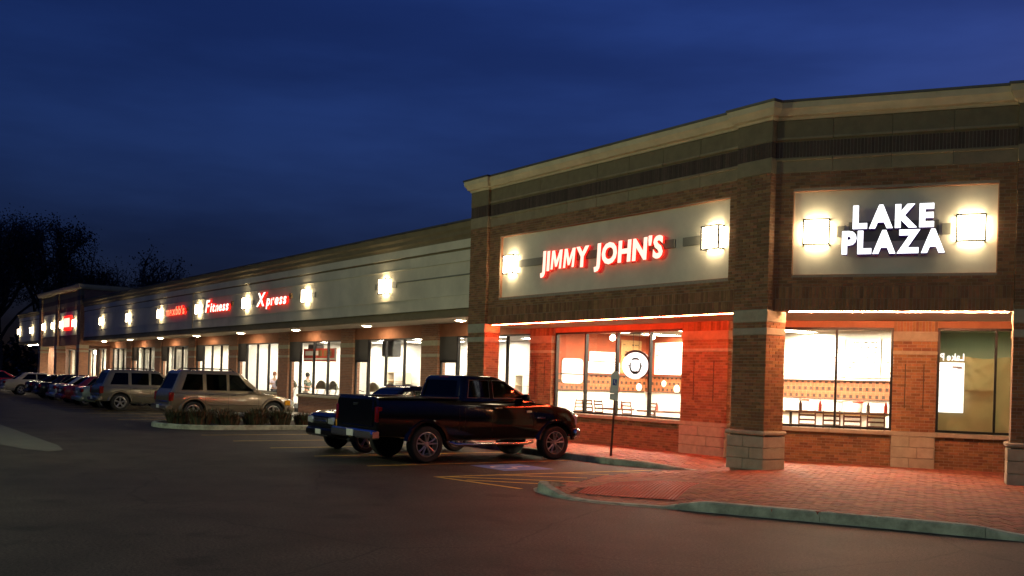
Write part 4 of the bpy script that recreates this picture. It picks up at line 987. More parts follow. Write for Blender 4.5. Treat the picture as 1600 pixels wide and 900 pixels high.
# kitchen counter along the back wall
e = empty('service_counter', (-17.4, 22.4, .15), label='white service counter along the back wall behind the angled window', cat='counter')
b = MB(); b.cbox(-19.4, -15.4, 22.1, 22.7, .15, 1.22, .01); b.build('cabinet', 'white_wall', e); b = MB(); b.cbox(-19.45, -15.35, 22.04, 22.76, 1.22, 1.27, .01); b.build('counter_top', 'print_tan', e)
for k, x in enumerate((-18.9, -18.3, -17.7, -16.6, -16.0)):
    t = empty('container', (x, 22.4, 1.27), label=f'pale container on the service counter, {ORD[k]} from the left', cat='container', group='containers on the service counter')
    b = MB(); b.lathe([(0, 0), (.11, 0), (.13, .26), (.12, .28), (0, .28)], (x, 22.4, 1.27), n=14); b.build('tub', 'board_white', t, 40); b = MB(); b.lathe([(0, .28), (.135, .28), (.135, .31), (0, .33)], (x, 22.4, 1.27), n=14); b.build('lid', ('print_red', 'grey_plastic')[k % 2], t, 40)

# vacant unit: brown paper over the glass, reflection of an outdoor lit sign built as a glowing board with mirrored lettering
def sheet_paper(u0, u1, z0, z1, d, label, seed):
    e = empty('paper_sheet', (*lp((u0 + u1) / 2, d), z0), label=label, cat='paper')
    rnd = random.Random(seed); nx, nz_ = 22, 26; folds = [(rnd.uniform(u0, u1), rnd.uniform(z0, z1), rnd.uniform(-1, 1), rnd.uniform(-1, 1), rnd.uniform(.015, .035)) for _ in range(9)]
    b = MB(TL); vs = []
    for j in range(nz_ + 1):
        for i in range(nx + 1):
            u = u0 + (u1 - u0) * i / nx; z = z0 + (z1 - z0) * j / nz_; dd = d
            for (fu, fz, a, c, s) in folds: dd += s * max(0, 1 - abs((u - fu) * a + (z - fz) * c) / .10)
            sag = .03 * math.sin(5 * u + 9 * z) * (1 - j / nz_)
            vs.append((u, dd + sag * .5, z + (.02 * math.sin(7 * u) if j == nz_ else 0)))
    b.add(vs, [(j * (nx + 1) + i, j * (nx + 1) + i + 1, (j + 1) * (nx + 1) + i + 1, (j + 1) * (nx + 1) + i) for j in range(nz_) for i in range(nx)])
    o = b.build('sheet', 'kraft', e, 60); return e
sheet_paper(3.32, 4.44, .99, 1.95, LREC + .16, 'creased brown paper covering the lower half of the right window', 3)
sheet_paper(3.32, 4.44, 1.93, 2.68, LREC + .22, 'flatter brown paper strip above the creased sheet in the right window', 5)
sheet_paper(4.49, 5.5, .99, 2.68, LREC + .17, 'brown paper behind the narrow right pane', 8)
e = empty('sign_reflection', (*lp(3.56, LREC + .14), 1.43), label='white reflection of a lit sign with rows, built as a board at the left of the papered window', cat='sign')
b = MB(TL); b.box(3.31, 3.83, LREC + .10, LREC + .125, 1.43, 2.56); b.build('board', 'white_glow', e)
for i in range(1, 6):
    b = MB(TL); z = 1.43 + 1.13 * i / 6; b.box(3.312, 3.828, LREC + .093, LREC + .099, z - .004, z + .004); b.build('row_line', 'print_dark', e)
b = MB(TL); b.box(3.405, 3.413, LREC + .094, LREC + .099, 1.44, 2.54); b.build('column_line', 'print_dark', e)
b = MB(TL); b.box(3.58, 3.78, LREC + .094, LREC + .099, 2.44, 2.475); b.box(3.68, 3.8, LREC + .094, LREC + .099, 2.415, 2.435); b.build('row_print', 'print_tan', e)
TM = TL @ Matrix.Translation((7.14, 0, 0)) @ Matrix.Diagonal((-1, 1, 1, 1))
letters(e, 'Lake P', TM, 3.32, 3.82, 2.61, .16, LREC + .10, .02, 'white_glow', 'white_glow', .03, 0, .06)

# ------------------------------------------------------------------ inside the fitness shop
def make_treadmill():
    e = empty('treadmill')
    b = MB(); b.cbox(-.38, .38, -.85, .85, .05, .2, .03); b.build('deck', 'black_plastic', e); b = MB(); b.box(-.27, .27, -.8, .55, .2, .212); b.build('belt', 'rubber', e)
    for x in (-.36, .36):
        b = MB(); b.tube([(x, .75, .15), (x, .68, .8), (x, .55, 1.18)], .035, 8); b.build('upright', 'grey_plastic', e)
        b = MB(); b.tube([(x, .55, 1.12), (x, .2, 1.08), (x, .0, 1.02)], .022, 8); b.build('handrail', 'black_plastic', e)
    rings = []
    for i in range(13):
        t = i / 12; x = -.50 + 1.0 * t; h = .34 * math.sqrt(max(0, 1 - (2 * t - 1) ** 2 * .93)); y = .60
        rings.append([(x, y - .06, 1.08), (x, y + .05, 1.06), (x, y + .08, 1.08 + h * .8), (x, y + .04, 1.08 + h + .04), (x, y - .02, 1.08 + h)])
    b = MB(); b.loft(rings); o = b.build('console', 'olive_plastic', e, 40)
    b = MB(); b.box(-.2, .2, .49, .535, 1.14, 1.34); b.build('display', 'panel_dark', o)
    b = MB(); b.cbox(-.42, .42, .62, .86, .18, .42, .06); b.build('motor_hood', 'grey_plastic', e, 40)
    return e
tr0 = make_treadmill(); tu = [0]
for k, (x, y, rz) in enumerate(((-34.6, 20.3, 185), (-36.0, 20.3, 178), (-37.7, 20.4, 180), (-39.9, 20.3, 180), (-41.3, 20.3, 176), (-42.8, 20.4, 182), (-28.6, 20.5, 180), (-46.6, 20.6, 180), (-48.0, 20.5, 183))):
    o = tr0 if not tu[0] else copy_tree(tr0); tu[0] = 1; o.location = (x, y, .15); o.rotation_euler = (0, 0, R(rz)); tag(o, f'treadmill with rounded dark console in the fitness shop, {ORD[sorted([-34.6, -36.0, -37.7, -39.9, -41.3, -42.8, -28.6, -46.6, -48.0], reverse=True).index(x)]} from the corner building', 'treadmill', 'treadmills in the fitness shop')
# exercise bike beside the corner pier
e = empty('exercise_bike', (-26.1, 19.9, .15), label='dark exercise bike in the shop window beside the corner pier', cat='exercise bike'); T = Matrix.Translation((-26.1, 19.9, .15))
b = MB(T); b.tube([(-.35, 0, .06), (-.1, 0, .45), (.35, 0, .55)], .05, 8); b.tube([(.35, 0, .05), (.4, 0, .6), (.36, 0, 1.2)], .045, 8); b.tube([(-.12, 0, .4), (-.22, 0, .95)], .035, 8); b.build('frame', 'black_plastic', e, 40)
b = MB(T); b.tube([(.36, -.25, 1.38), (.34, -.2, 1.25), (.36, 0, 1.2), (.34, .2, 1.25), (.36, .25, 1.38)], .025, 8); b.build('handlebar', 'black_plastic', e, 40)
b = MB(T); b.cbox(-.36, -.08, -.11, .11, .95, 1.03, .03); b.build('saddle', 'black_plastic', e); b = MB(T); b.cbox(.33, .45, -.14, .14, 1.22, 1.48, .03); b.build('console', 'olive_plastic', e)
b = MB(T); b.lathe([(.0, -.05), (.22, -.04), (.24, 0), (.22, .04), (0, .05)], (.2, 0, .38), (0, 1, 0), n=20); b.build('flywheel', 'grey_plastic', e, 40)
b = MB(T); b.box(-.42, -.34, -.25, .25, 0, .07); b.box(.34, .42, -.22, .22, 0, .07); b.build('foot', 'black_plastic', e)
# hanging monitors
for k, (x, z) in enumerate(((-35.35, 2.98), (-42.45, 2.9))):
    e = empty('monitor', (x, 19.3, 3.6), label=['dark monitor hung inside the second shop window from the corner', 'dark monitor hung inside the third shop window from the corner'][k], cat='monitor')
    b = MB(); b.cbox(x - .45, x + .45, 19.1, 19.5, z - .33, z + .33, .04); b.build('casing', 'panel_dark', e); b = MB(); b.box(x - .38, x + .38, 19.085, 19.10, z - .26, z + .26); b.build('screen', 'black_plastic', e)
    b = MB(); b.cyl((x, 19.3, z + .33), (x, 19.3, 3.62), .03, n=8); b.build('ceiling_mount', 'frame_dark', e)
# red banner
e = empty('window_banner', (-40.6, 18.95, 2.3), label='red banner with white bands hung in the third shop window', cat='banner')
b = MB(); b.box(-43.0, -39.6, 18.95, 18.96, 2.45, 3.02); b.build('cloth', 'print_red', e)
for (x0, x1, z0, z1) in ((-42.9, -39.7, 2.52, 2.60), (-42.8, -41.4, 2.72, 2.92), (-39.75, -39.62, 2.5, 2.98)):
    b = MB(); b.box(x0, x1, 18.942, 18.949, z0, z1); b.build('white_band', 'board_white', e)
for k, (x, r) in enumerate(((-41.2, .2), (-40.7, .16), (-40.25, .2))):
    b = MB(); b.cbox(x - r, x + r, 18.94, 18.949, 2.68, 2.94, .004); b.build('white_band', 'print_tan', e)
# blinds in the far bays
for k in (5, 6, 7):
    l_, r_ = bays[k]; a = l_ + 1.15
    e = empty('window_blind', (a, 18.9, 1), label=f'white vertical blind in the {ORD[k]} shop bay from the corner', cat='blind', group='white blinds in the far bays')
    b = MB(); b.box(a + .05, r_ - .05, 18.86, 18.94, 3.2, 3.28); b.build('head_rail', 'board_white', e)
    n_ = int((r_ - a - .1) / .42)
    for i in range(n_):
        x = a + .15 + i * .42; b = MB(); b.box(x - .16, x + .16, 18.89, 18.9, 1.05, 3.2); b.build('vane', 'board_white', e)
# white shelving on the back wall
for k, x in enumerate((-30, -34.5, -46, -55, -60, -68)):
    e = empty('shelf_unit', (x, 25.6, .15), label=f'pale shelf unit at the back of the shops, {ORD[k]} from the corner building', cat='shelf', group='shelf units at the back of the shops')
    for s in (-.9, .9): b = MB(); b.box(x + s - .02, x + s + .02, 25.4, 25.8, .15, 2.1); b.build('side_panel', 'cream_wall', e)
    for z in (.3, .75, 1.2, 1.65, 2.1): b = MB(); b.box(x - .88, x + .88, 25.4, 25.8, z - .02, z); b.build('shelf_board', 'print_tan', e)

# ------------------------------------------------------------------ people inside the fitness shop
def skin_mesh(name, verts, edges, mat_, parent, sub=1, root=0):
    me = bpy.data.meshes.new(name); me.from_pydata([v[:3] for v in verts], edges, []); o = link(bpy.data.objects.new(name, me))
    md = o.modifiers.new('s', 'SKIN'); sv = me.skin_vertices[0].data
    for i, v in enumerate(verts):
        r = v[3]; sv[i].radius = r if isinstance(r, tuple) else (r, r)
    sv[root].use_root = True
    o.modifiers.new('u', 'SUBSURF').levels = sub; o.modifiers['u'].render_levels = sub
    dg = bpy.context.evaluated_depsgraph_get(); dg.update(); m2 = bpy.data.meshes.new_from_object(o.evaluated_get(dg)); o.modifiers.clear(); o.data = m2
    m2.materials.clear(); m2.materials.append(MATS[mat_]); m2.polygons.foreach_set('use_smooth', [True] * len(m2.polygons))
    if parent: adopt(o, parent)
    return o
def person(loc, rz, label, shirt, trouser, hair, arms, cap=False):
    e = empty('person', (0, 0, 0), label=label, cat='person')
    V, Ed = [], []
    def add(p, r, prev=None):
        V.append((*p, r)); i = len(V) - 1
        if prev is not None: Ed.append((prev, i))
        return i
    pel = add((0, 0, .95), (.15, .11)); ab = add((0, .01, 1.12), (.135, .10), pel); chs = add((0, 0, 1.32), (.165, .115), ab); nk = add((0, .0, 1.47), .06, chs); nk2 = add((0, .015, 1.53), .052, nk)
    hd1 = add((0, .03, 1.60), (.07, .08), nk2); add((0, .03, 1.70), (.075, .09), hd1)
    hands = []
    for s in (-1, 1):
        h = add((s * .09, 0, .88), .085, pel); k = add((s * .10, .02, .50), .058, h); a = add((s * .10, 0, .09), .04, k); add((s * .11, .15, .04), (.04, .03), a)
        sh = add((s * .185, 0, 1.40), .058, chs); el, wr = arms[0 if s < 0 else 1]; i1 = add(el, .042, sh); i2 = add(wr, .03, i1)
        d = (Vector(wr) - Vector(el)).normalized(); pm = Vector(wr) + d * .075; i3 = add(tuple(pm), (.034, .018), i2); hands.append((pm, d, s))
    skin_mesh('body', V, Ed, 'skin', e, 1)
    # fingers, each a short chain rooted in the palm
    for (pm, d, s) in hands:
        sd = d.cross(Vector((0, 0, 1))); sd = sd.normalized() if sd.length > .1 else Vector((0, 1, 0)); up = sd.cross(d)
        for j, l in enumerate((.065, .078, .072, .055)):
            o0 = pm + sd * (.024 - .016 * j); a = o0 + d * (l * .55 + .02) - up * .012; c = o0 + d * (l + .02) - up * .035
            skin_mesh('finger', [(*(o0 - d * .01), .009), (*a, .0085), (*c, .007)], [(0, 1), (1, 2)], 'skin', e, 1)
        o0 = pm - d * .035 + sd * .028; skin_mesh('thumb', [(*o0, .011), (*(o0 + sd * .03 + d * .03), .010), (*(o0 + sd * .035 + d * .06), .008)], [(0, 1), (1, 2)], 'skin', e, 1)
    # face
    b = MB(); b.prism([(-.012, 0), (.012, 0), (.006, .045), (-.006, .045)], .115, .138, 'y'); 
    for v in b.v: v.z += 1.625
    b.build('nose', 'skin', e, 60)
    for s in (-1, 1):
        b = MB(); b.lathe([(0, .006), (.012, .003), (.014, 0)], (s * .032, .112, 1.665), (0, 1, 0), n=8); b.build('eye', 'hair_dark', e, 60)
        b = MB(); b.lathe([(0, -.012), (.022, -.008), (.026, .002), (.014, .010), (0, .010)], (s * .082, .03, 1.655), (s, 0, 0), n=10); b.build('ear', 'skin', e, 60)
    b = MB(); b.box(-.024, .024, .108, .117, 1.598, 1.606); b.build('mouth', 'print_red', e)
    b = MB(); pr_ = [(.0, .115), (.05, .108), (.09, .07), (.105, .0), (.098, -.06), (.085, -.10)]; b.lathe(pr_, (0, .005, 1.70), (0, -.25, 1), n=18); b.build('cap' if cap else 'hair', hair, e, 60)
    if cap: b = MB(); b.prism([(-.07, .09), (.07, .09), (.055, .19), (0, .205), (-.055, .19)], 1.715, 1.728); b.build('cap_peak', hair, e)
    # clothing
    sv = [(0, 0, .90, (.165, .125)), (0, .01, 1.12, (.15, .115)), (0, 0, 1.32, (.18, .13)), (0, 0, 1.455, .075)]; se = [(0, 1), (1, 2), (2, 3)]
    for s in (-1, 1):
        el = Vector(arms[0 if s < 0 else 1][0]); sh = Vector((s * .185, 0, 1.40)); sv.append((*sh, .072)); se.append((2, len(sv) - 1)); sv.append((*(sh.lerp(el, .8)), .058)); se.append((len(sv) - 2, len(sv) - 1))
    skin_mesh('shirt', sv, se, shirt, e, 1)
    tv = [(0, 0, .95, (.165, .125))]; te = []
    for s in (-1, 1):
        tv += [(s * .09, 0, .86, .10), (s * .10, .02, .50, .075), (s * .10, 0, .12, .06)]; n_ = len(tv); te += [(0, n_ - 3), (n_ - 3, n_ - 2), (n_ - 2, n_ - 1)]
    skin_mesh('trousers', tv, te, trouser, e, 1)
    for s in (-1, 1): b = MB(); b.cbox(s * .105 - .05, s * .105 + .05, -.07, .20, 0, .09, .025); b.build('shoe', 'black_plastic', e)
    e.location = loc; e.rotation_euler = (0, 0, rz); return e
person((-44.3, 19.75, .15), R(-60), 'person with dark cap and dark green shirt beside the red banner', 'shirt_green', 'trousers', 'hair_dark', [((-.28, .05, 1.15), (-.22, .28, 1.08)), ((.28, .06, 1.15), (.20, .28, 1.12))], True)
person((-48.4, 19.8, .15), R(-100), 'person with reddish hair and lilac shirt inside the fourth shop window', 'shirt_lilac', 'trousers_dark', 'hair_red', [((-.27, .0, 1.14), (-.25, .18, .95)), ((.27, .10, 1.18), (.15, .30, 1.2))])

# ------------------------------------------------------------------ vehicles
# local frame: x from the rear bumper (0) to the nose (L), y to the left, z up
SEC = [(0, 0), (.78, 0), (.92, .035), (.975, .16), (1, .42), (.995, .62), (.975, .82), (.945, .93), (.895, .985), (.80, 1.0), (.45, 1.012), (0, 1.016)]
def interp(st, x):
    if x <= st[0][0]: return st[0][1:]
    for i in range(1, len(st)):
        if x <= st[i][0]:
            t = (x - st[i - 1][0]) / (st[i][0] - st[i - 1][0]); return tuple(a + (b - a) * t for a, b in zip(st[i - 1][1:], st[i][1:]))
    return st[-1][1:]
def ring_at(x, zb, zt, w):
    h = zt - zb; r = [(x, w * a, zb + h * c) for a, c in SEC]; return r + [(x, -w * a, zb + h * c) for a, c in SEC[-2:0:-1]]
def side_y(st, x, z):
    zb, zt, w = interp(st, x); t = max(0, min(1, (z - zb) / (zt - zb)))
    for i in range(3, len(SEC)):
        if SEC[i][1] >= t: a, b = SEC[i - 1], SEC[i]; q = (t - a[1]) / max(1e-6, b[1] - a[1]); return w * (a[0] + (b[0] - a[0]) * q)
    return w * .9
def rrect(x0, x1, w, r, z, n=4):
    P = []
    for (cx, cy_, a0) in ((x1 - r, w - r, 0), (x0 + r, w - r, 90), (x0 + r, -w + r, 180), (x1 - r, -w + r, 270)):
        P += [(cx + r * math.cos(R(a0 + 90 * i / n)), cy_ + r * math.sin(R(a0 + 90 * i / n)), z) for i in range(n + 1)]
    return P
def cab_rings(c, ins=0., top=0., low=0.):
    rs = []
    for t in (0, .25, .5, .75, .88, .95, .985, 1.0):
        z = c['zb'] - low + (c['zr'] - top - c['zb'] + low) * t; tt = (z - c['zb']) / (c['zr'] - c['zb'])
        e = {0: 0, .25: 0, .5: 0, .75: .0, .88: .01, .95: .035, .985: .075, 1.: .13}[t]
        x0 = c['xb'][0] + (c['xr'][0] - c['xb'][0]) * tt + ins + e; x1 = c['xb'][1] + (c['xr'][1] - c['xb'][1]) * tt - ins - e; w = c['wb'] + (c['wr'] - c['wb']) * tt - ins - e
        rs.append(rrect(x0, x1, w, .12, z))
    return rs
def make_wheel(Rt, wd, style):
    """axle along y, outer face towards -y; origin at the hub"""
    e = empty('wheel'); rr = Rt * .66; h = wd / 2
    b = MB(); b.lathe([(rr, -h * .86), (rr + .02, -h * .98), (Rt - .04, -h), (Rt - .012, -h * .86), (Rt, -h * .55), (Rt, h * .55), (Rt - .012, h * .86), (Rt - .04, h), (rr, h * .9)], ax=(0, 1, 0), n=32, closed=True); b.build('tyre', 'rubber', e, 35)
    b = MB(); b.lathe([(rr + .004, -h * .88), (rr - .012, -h * .9), (rr - .03, -h * .55), (rr - .035, h * .8), (rr, h * .8)], ax=(0, 1, 0), n=32, closed=True)
    b.lathe([(rr - .033, h * .2), (0, h * .2)], ax=(0, 1, 0), n=20)
    o = b.build('rim', 'alloy', e, 35)
    b = MB(); b.lathe([(0, h * .1), (rr - .05, h * .1)], ax=(0, 1, 0), n=20); b.lathe([(0, h * .86), (rr + .02, h * .86)], ax=(0, 1, 0), n=24); b.build('brake_disc', 'under', e)
    n_ = 5
    for k in range(n_):
        a = 2 * math.pi * k / n_ + .3; d = Vector((math.cos(a), 0, math.sin(a))); p = Vector((-math.sin(a), 0, math.cos(a)))
        b = MB()
        if style == 'truck':      # split spokes
            for s in (-1, 1):
                q0 = d * .055 + p * s * .016; q1 = d * (rr * .6) + p * s * .035; q2 = d * (rr - .015) + p * s * .062
                b.tube([q0 + Vector((0, -h * .62, 0)), q1 + Vector((0, -h * .70, 0)), q2 + Vector((0, -h * .72, 0))], [.019, .019, .022], 6)
        else:
            b.tube([d * .04 + Vector((0, -h * .62, 0)), d * (rr * .6) + Vector((0, -h * .72, 0)), d * (rr - .015) + Vector((0, -h * .72, 0))], [.034, .036, .044], 6)
        b.build('spoke', 'alloy', e, 40)
    b = MB(); b.lathe([(0, -h * .78), (.045, -h * .76), (.06, -h * .6), (.06, 0)], ax=(0, 1, 0), n=14); b.build('hub_cap', 'alloy', e, 40)
    return e
def vehicle(name, label, s, group='vehicles parked along the shops'):
    root = empty(name, label=label, cat=s.get('cat', 'car'), group=group)
    st, c, Rt, paint_ = s['st'], s['cab'], s['R'], s['paint']; Wd = max(q[3] for q in st); Lg = st[-1][0]
    # lower body
    xs = sorted(set([q[0] for q in st] + [st[0][0] + (Lg) * i / 26 for i in range(1, 26)])); b = MB()
    b.loft([ring_at(x, *interp(st, x)) for x in xs]); body = b.build('body', [paint_, 'under'], root)
    cut = []
    for ax in s['axles']:
        for sg_ in (-1, 1):
            q = MB(); q.cyl((ax, sg_ * (Wd - .34), Rt), (ax, sg_ * (Wd + .3), Rt), Rt + s.get('gap', .065), n=28, m=1); cut.append(q.build('cut', [paint_, 'under']))
    if 'bed' in s:
        x0, x1, w, z0 = s['bed']; q = MB(); q.box(x0, x1, -w, w, z0, z0 + 2, 1); cut.append(q.build('cut', [paint_, 'under']))
    boolean(body, cut)
    body.data.polygons.foreach_set('use_smooth', [True] * len(body.data.polygons)); body.data.set_sharp_from_angle(angle=R(32))
    # cabin shell
    b = MB(); b.loft(cab_rings(c)); cab = b.build('cabin', [paint_, 'under'], root)
    cut = []; q = MB(); q.loft(cab_rings(c, .05, .05, .2), m=1); cut.append(q.build('cut', [paint_, 'under']))
    for poly in s['side']:
        q = MB(); q.prism(poly, -3, 3, 'y'); cut.append(q.build('cut', [paint_, 'under']))
    xm = (c['xb'][0] + c['xb'][1]) / 2; wf = s['front']; wr_ = s['rear']
    q = MB(); q.prism(wf, xm, xm + 6, 'x'); cut.append(q.build('cut', [paint_, 'under']))
    q = MB(); q.prism(wr_, xm - 6, xm, 'x'); cut.append(q.build('cut', [paint_, 'under']))
    boolean(cab, cut)
    cab.data.polygons.foreach_set('use_smooth', [True] * len(cab.data.polygons)); cab.data.set_sharp_from_angle(angle=R(30))
    def tt(z): return (z - c['zb']) / (c['zr'] - c['zb'])
    def wy(z): return c['wb'] + (c['wr'] - c['wb']) * tt(z)
    def grow(P, g):
        cx = sum(p[0] for p in P) / len(P); cz = sum(p[1] for p in P) / len(P)
        return [(cx + (p[0] - cx) * (1 + g), cz + (p[1] - cz) * (1 + g)) for p in P]
    for sg_ in (-1, 1):
        for i, poly in enumerate(s['side']):
            P = grow(poly, .03); n = len(P); q = MB()
            vs = [(x, sg_ * (wy(z) - .018), z) for x, z in P] + [(x, sg_ * (wy(z) - .024), z) for x, z in P]
            q.add(vs, [list(range(n)), list(range(n, 2 * n))] + [(k, (k + 1) % n, n + (k + 1) % n, n + k) for k in range(n)])
            q.build('side_window', s.get('tint', ['car_glass'] * 9)[i], root)
            t = MB(); P2 = poly + [poly[0]]; t.tube([(x, sg_ * (wy(z) - .004), z) for x, z in P2], .011, 5); t.build('window_seal', 'black_plastic', root)
    for (P0, fr, nm) in ((wf, 1, 'windscreen'), (wr_, 0, 'rear_window')):
        P = grow(P0, .03); n = len(P); q = MB()
        def fx(z): a, b_ = c['xb'][fr], c['xr'][fr]; return a + (b_ - a) * tt(z) + (-.02 if fr else .02)
        q.add([(fx(z), y, z) for y, z in P] + [(fx(z) + (-.006 if fr else .006), y, z) for y, z in P], [list(range(n)), list(range(n, 2 * n))] + [(k, (k + 1) % n, n + (k + 1) % n, n + k) for k in range(n)])
        q.build(nm, 'car_glass' if fr else s.get('reartint', 'car_glass'), root)
    # seats and wheel inside
    rows = s.get('rows', [c['xb'][0] + (c['xb'][1] - c['xb'][0]) * .28, c['xb'][0] + (c['xb'][1] - c['xb'][0]) * .55])
    for x in rows:
        for y in (-.38, .38):
            q = MB(); q.cbox(x - .06, x + .08, y - .24, y + .24, c['zb'] - .35, c['zb'] + .16, .05); q.cbox(x - .04, x + .04, y - .12, y + .12, c['zb'] + .18, c['zb'] + .36, .03); q.build('seat', 'seat', root)
    xf = c['xb'][1] - .75; q = MB(); q.lathe([(.175, -.012), (.19, 0), (.175, .012), (.165, 0)], (xf, .38, c['zb'] + .02), (-.8, 0, .45), n=16, closed=True); q.build('steering_wheel', 'black_plastic', root, 60)
    q = MB(); q.cbox(c['xb'][1] - .55, c['xb'][1] - .06, -c['wb'] + .1, c['wb'] - .1, c['zb'] - .15, c['zb'] + .0, .04); q.build('dashboard', 'black_plastic', root)
    # wheels and arches
    w0 = make_wheel(Rt, s.get('tw', .24), s.get('wheel', 'car')); first = True
    for ax in s['axles']:
        for sg_ in (-1, 1):
            o = w0 if first else copy_tree(w0); first = False; o.location = (0, 0, 0)
            o.parent = root; o.matrix_parent_inverse = Matrix.Identity(4); o.location = (ax, sg_ * (Wd - s.get('tw', .24) / 2 - .015), Rt); o.rotation_euler = (0, 0, math.pi if sg_ > 0 else 0)
            if s.get('flare', .03):
                g_ = s.get('gap', .065); ro = Rt + g_; rs = []
                for k in range(21):
                    a = R(-12 + 204 * k / 20); ca_, sa_ = math.cos(a), math.sin(a); y0 = sg_ * (Wd - .05); y1 = sg_ * (Wd + s['flare'])
                    if Rt + ro * sa_ < s.get('arch_z', .3): continue
                    rs.append([(ax + (ro - .004) * ca_, y0, Rt + (ro - .004) * sa_), (ax + (ro - .004) * ca_, y1, Rt + (ro - .004) * sa_), (ax + (ro + .05) * ca_, y1, Rt + (ro + .05) * sa_), (ax + (ro + .10) * ca_, y0, Rt + (ro + .10) * sa_)])
                q = MB(); q.loft(rs); q.build('wheel_arch', s.get('flaremat', paint_), root, 50)
    # seams and handles
    for x in s['seams']:
        zb, zt, w = interp(st, x)
        for sg_ in (-1, 1):
            P = [(x + .0, sg_ * (side_y(st, x, zb + (zt - zb) * t) + .0005), zb + (zt - zb) * t) for t in (.1, .25, .42, .6, .75, .88, .97)]
            q = MB(); q.tube(P, .005, 4); q.build('door_seam', 'under', root)
    for x in s['handles']:
        z = s['hz']
        for sg_ in (-1, 1):
            y = side_y(st, x, z); q = MB(); q.cbox(x - .10, x + .10, sg_ * y - .028, sg_ * y + .028, z - .018, z + .018, .012); q.build('door_handle', s.get('hmat', paint_), root)
    for (zz, th, m_) in s.get('mould', []):
        for sg_ in (-1, 1):
            x0, x1 = s['axles'][0] + Rt + .15, s['axles'][1] - Rt - .15; P = [(x0 + (x1 - x0) * i / 8, sg_ * (side_y(st, x0 + (x1 - x0) * i / 8, zz) + .004), zz) for i in range(9)]
            q = MB(); q.tube(P, th, 5); q.build('side_moulding', m_, root)
    for sg_ in (-1, 1):
        x = c['xb'][1] - .42; z = c['zb'] + .10; y = wy(z); q = MB(); q.cbox(x - .07, x + .07, sg_ * (y + .13) - .10, sg_ * (y + .13) + .10, z - .07, z + .09, .035); mi = q.build('wing_mirror', s.get('mirror', paint_), root, 40)
        q = MB(); q.box(x - .03, x + .03, sg_ * (y + .02) - .06, sg_ * (y + .02) + .06, z - .04, z + .0); q.build('mirror_arm', 'black_plastic', mi)
    # bumpers, lights, plates
    for (nm, bx_, m_, ch) in s.get('boxes', []):
        q = MB(); q.cbox(*bx_, ch); q.build(nm, m_, root, 40)
    for (nm, bx_, m_, ch) in s.get('pairs', []):
        x0, x1, y0, y1, z0, z1 = bx_
        q = MB(); q.cbox(x0, x1, y0, y1, z0, z1, ch); q.build(nm, m_, root, 40); q = MB(); q.cbox(x0, x1, -y1, -y0, z0, z1, ch); q.build(nm, m_, root, 40)
    for (nm, pts, r, m_) in s.get('tubes', []):
        for sg_ in (-1, 1): q = MB(); q.tube([(x, sg_ * y, z) for x, y, z in pts], r, 8); q.build(nm, m_, root, 60)
    return root
def place(o, x, y, facing='in'):
    if facing == 'in': o.location = (x, y, 0); o.rotation_euler = (0, 0, R(90))
    else: o.location = (x, y, 0); o.rotation_euler = (0, 0, R(-90))
    return o
# --- black crew pickup
tr = dict(cat='pickup truck', paint='paint_black', R=.405, tw=.27, axles=(1.26, 4.80), wheel='truck', flare=.025, arch_z=.45, gap=.08,
    st=[(0.02, .60, 1.38, .97), (.05, .56, 1.42, 1.0), (.5, .54, 1.42, 1.01), (1.2, .52, 1.42, 1.01), (2.2, .46, 1.405, 1.01), (3.2, .46, 1.39, 1.01), (4.1, .48, 1.37, 1.005), (4.3, .48, 1.34, 1.005), (4.8, .50, 1.29, .995), (5.2, .52, 1.23, .975), (5.42, .55, 1.16, .94), (5.5, .60, 1.06, .88)],
    bed=(.09, 2.04, .84, .95),
    cab=dict(xb=(2.08, 4.25), xr=(2.22, 3.20), zb=1.36, zr=1.94, wb=.955, wr=.82),
    side=[[(2.30, 1.44), (2.90, 1.44), (2.90, 1.84), (2.38, 1.84)], [(3.0, 1.44), (3.95, 1.44), (3.76, 1.56), (3.34, 1.83), (3.0, 1.84)]],
    tint=['car_glass_dark', 'car_glass'], reartint='car_glass_dark',
    front=[(-.84, 1.42), (.84, 1.42), (.72, 1.85), (-.72, 1.85)], rear=[(-.72, 1.46), (.72, 1.46), (.66, 1.82), (-.66, 1.82)],
    rows=[2.5, 3.1], seams=[2.06, 2.22, 2.95, 4.12], handles=[2.40, 3.12], hz=1.22, hmat='chrome',
    boxes=[('rear_bumper', (-.12, .10, -.98, .98, .52, .72), 'chrome', .035), ('tailgate', (.0, .05, -.80, .80, .78, 1.385), 'paint_black', .02), ('number_plate', (-.135, -.122, -.16, .16, .555, .70), 'plate', .003), ('tailgate_handle', (-.02, .01, -.10, .10, 1.22, 1.28), 'black_plastic', .01),
           ('front_bumper', (5.40, 5.60, -.98, .98, .50, .74), 'chrome', .05), ('grille', (5.44, 5.55, -.58, .58, .78, 1.10), 'black_plastic', .03), ('grille_bar', (5.54, 5.57, -.58, .58, .87, .92), 'chrome', .01), ('hitch', (-.16, .0, -.05, .05, .42, .50), 'under', .005), ('roof_lamp', (2.23, 2.27, -.2, .2, 1.87, 1.905), 'lens_red', .008)],
    pairs=[('tail_light', (-.005, .14, .885, .992, .88, 1.22), 'lens_red', .02), ('headlight', (5.28, 5.52, .62, .93, .82, 1.08), 'lens_clear', .03), ('bed_rail', (.05, 2.05, .86, 1.0, 1.415, 1.44), 'black_plastic', .01), ('badge', (4.22, 4.46, 1.0, 1.012, .98, 1.02), 'chrome', .003), ('door_badge', (3.9, 4.05, 1.004, 1.018, 1.12, 1.17), 'chrome', .003)],
    tubes=[('side_step', [(1.85, .94, .44), (2.0, 1.0, .40), (3.9, 1.0, .40), (4.15, .94, .44)], .038, 'chrome')])
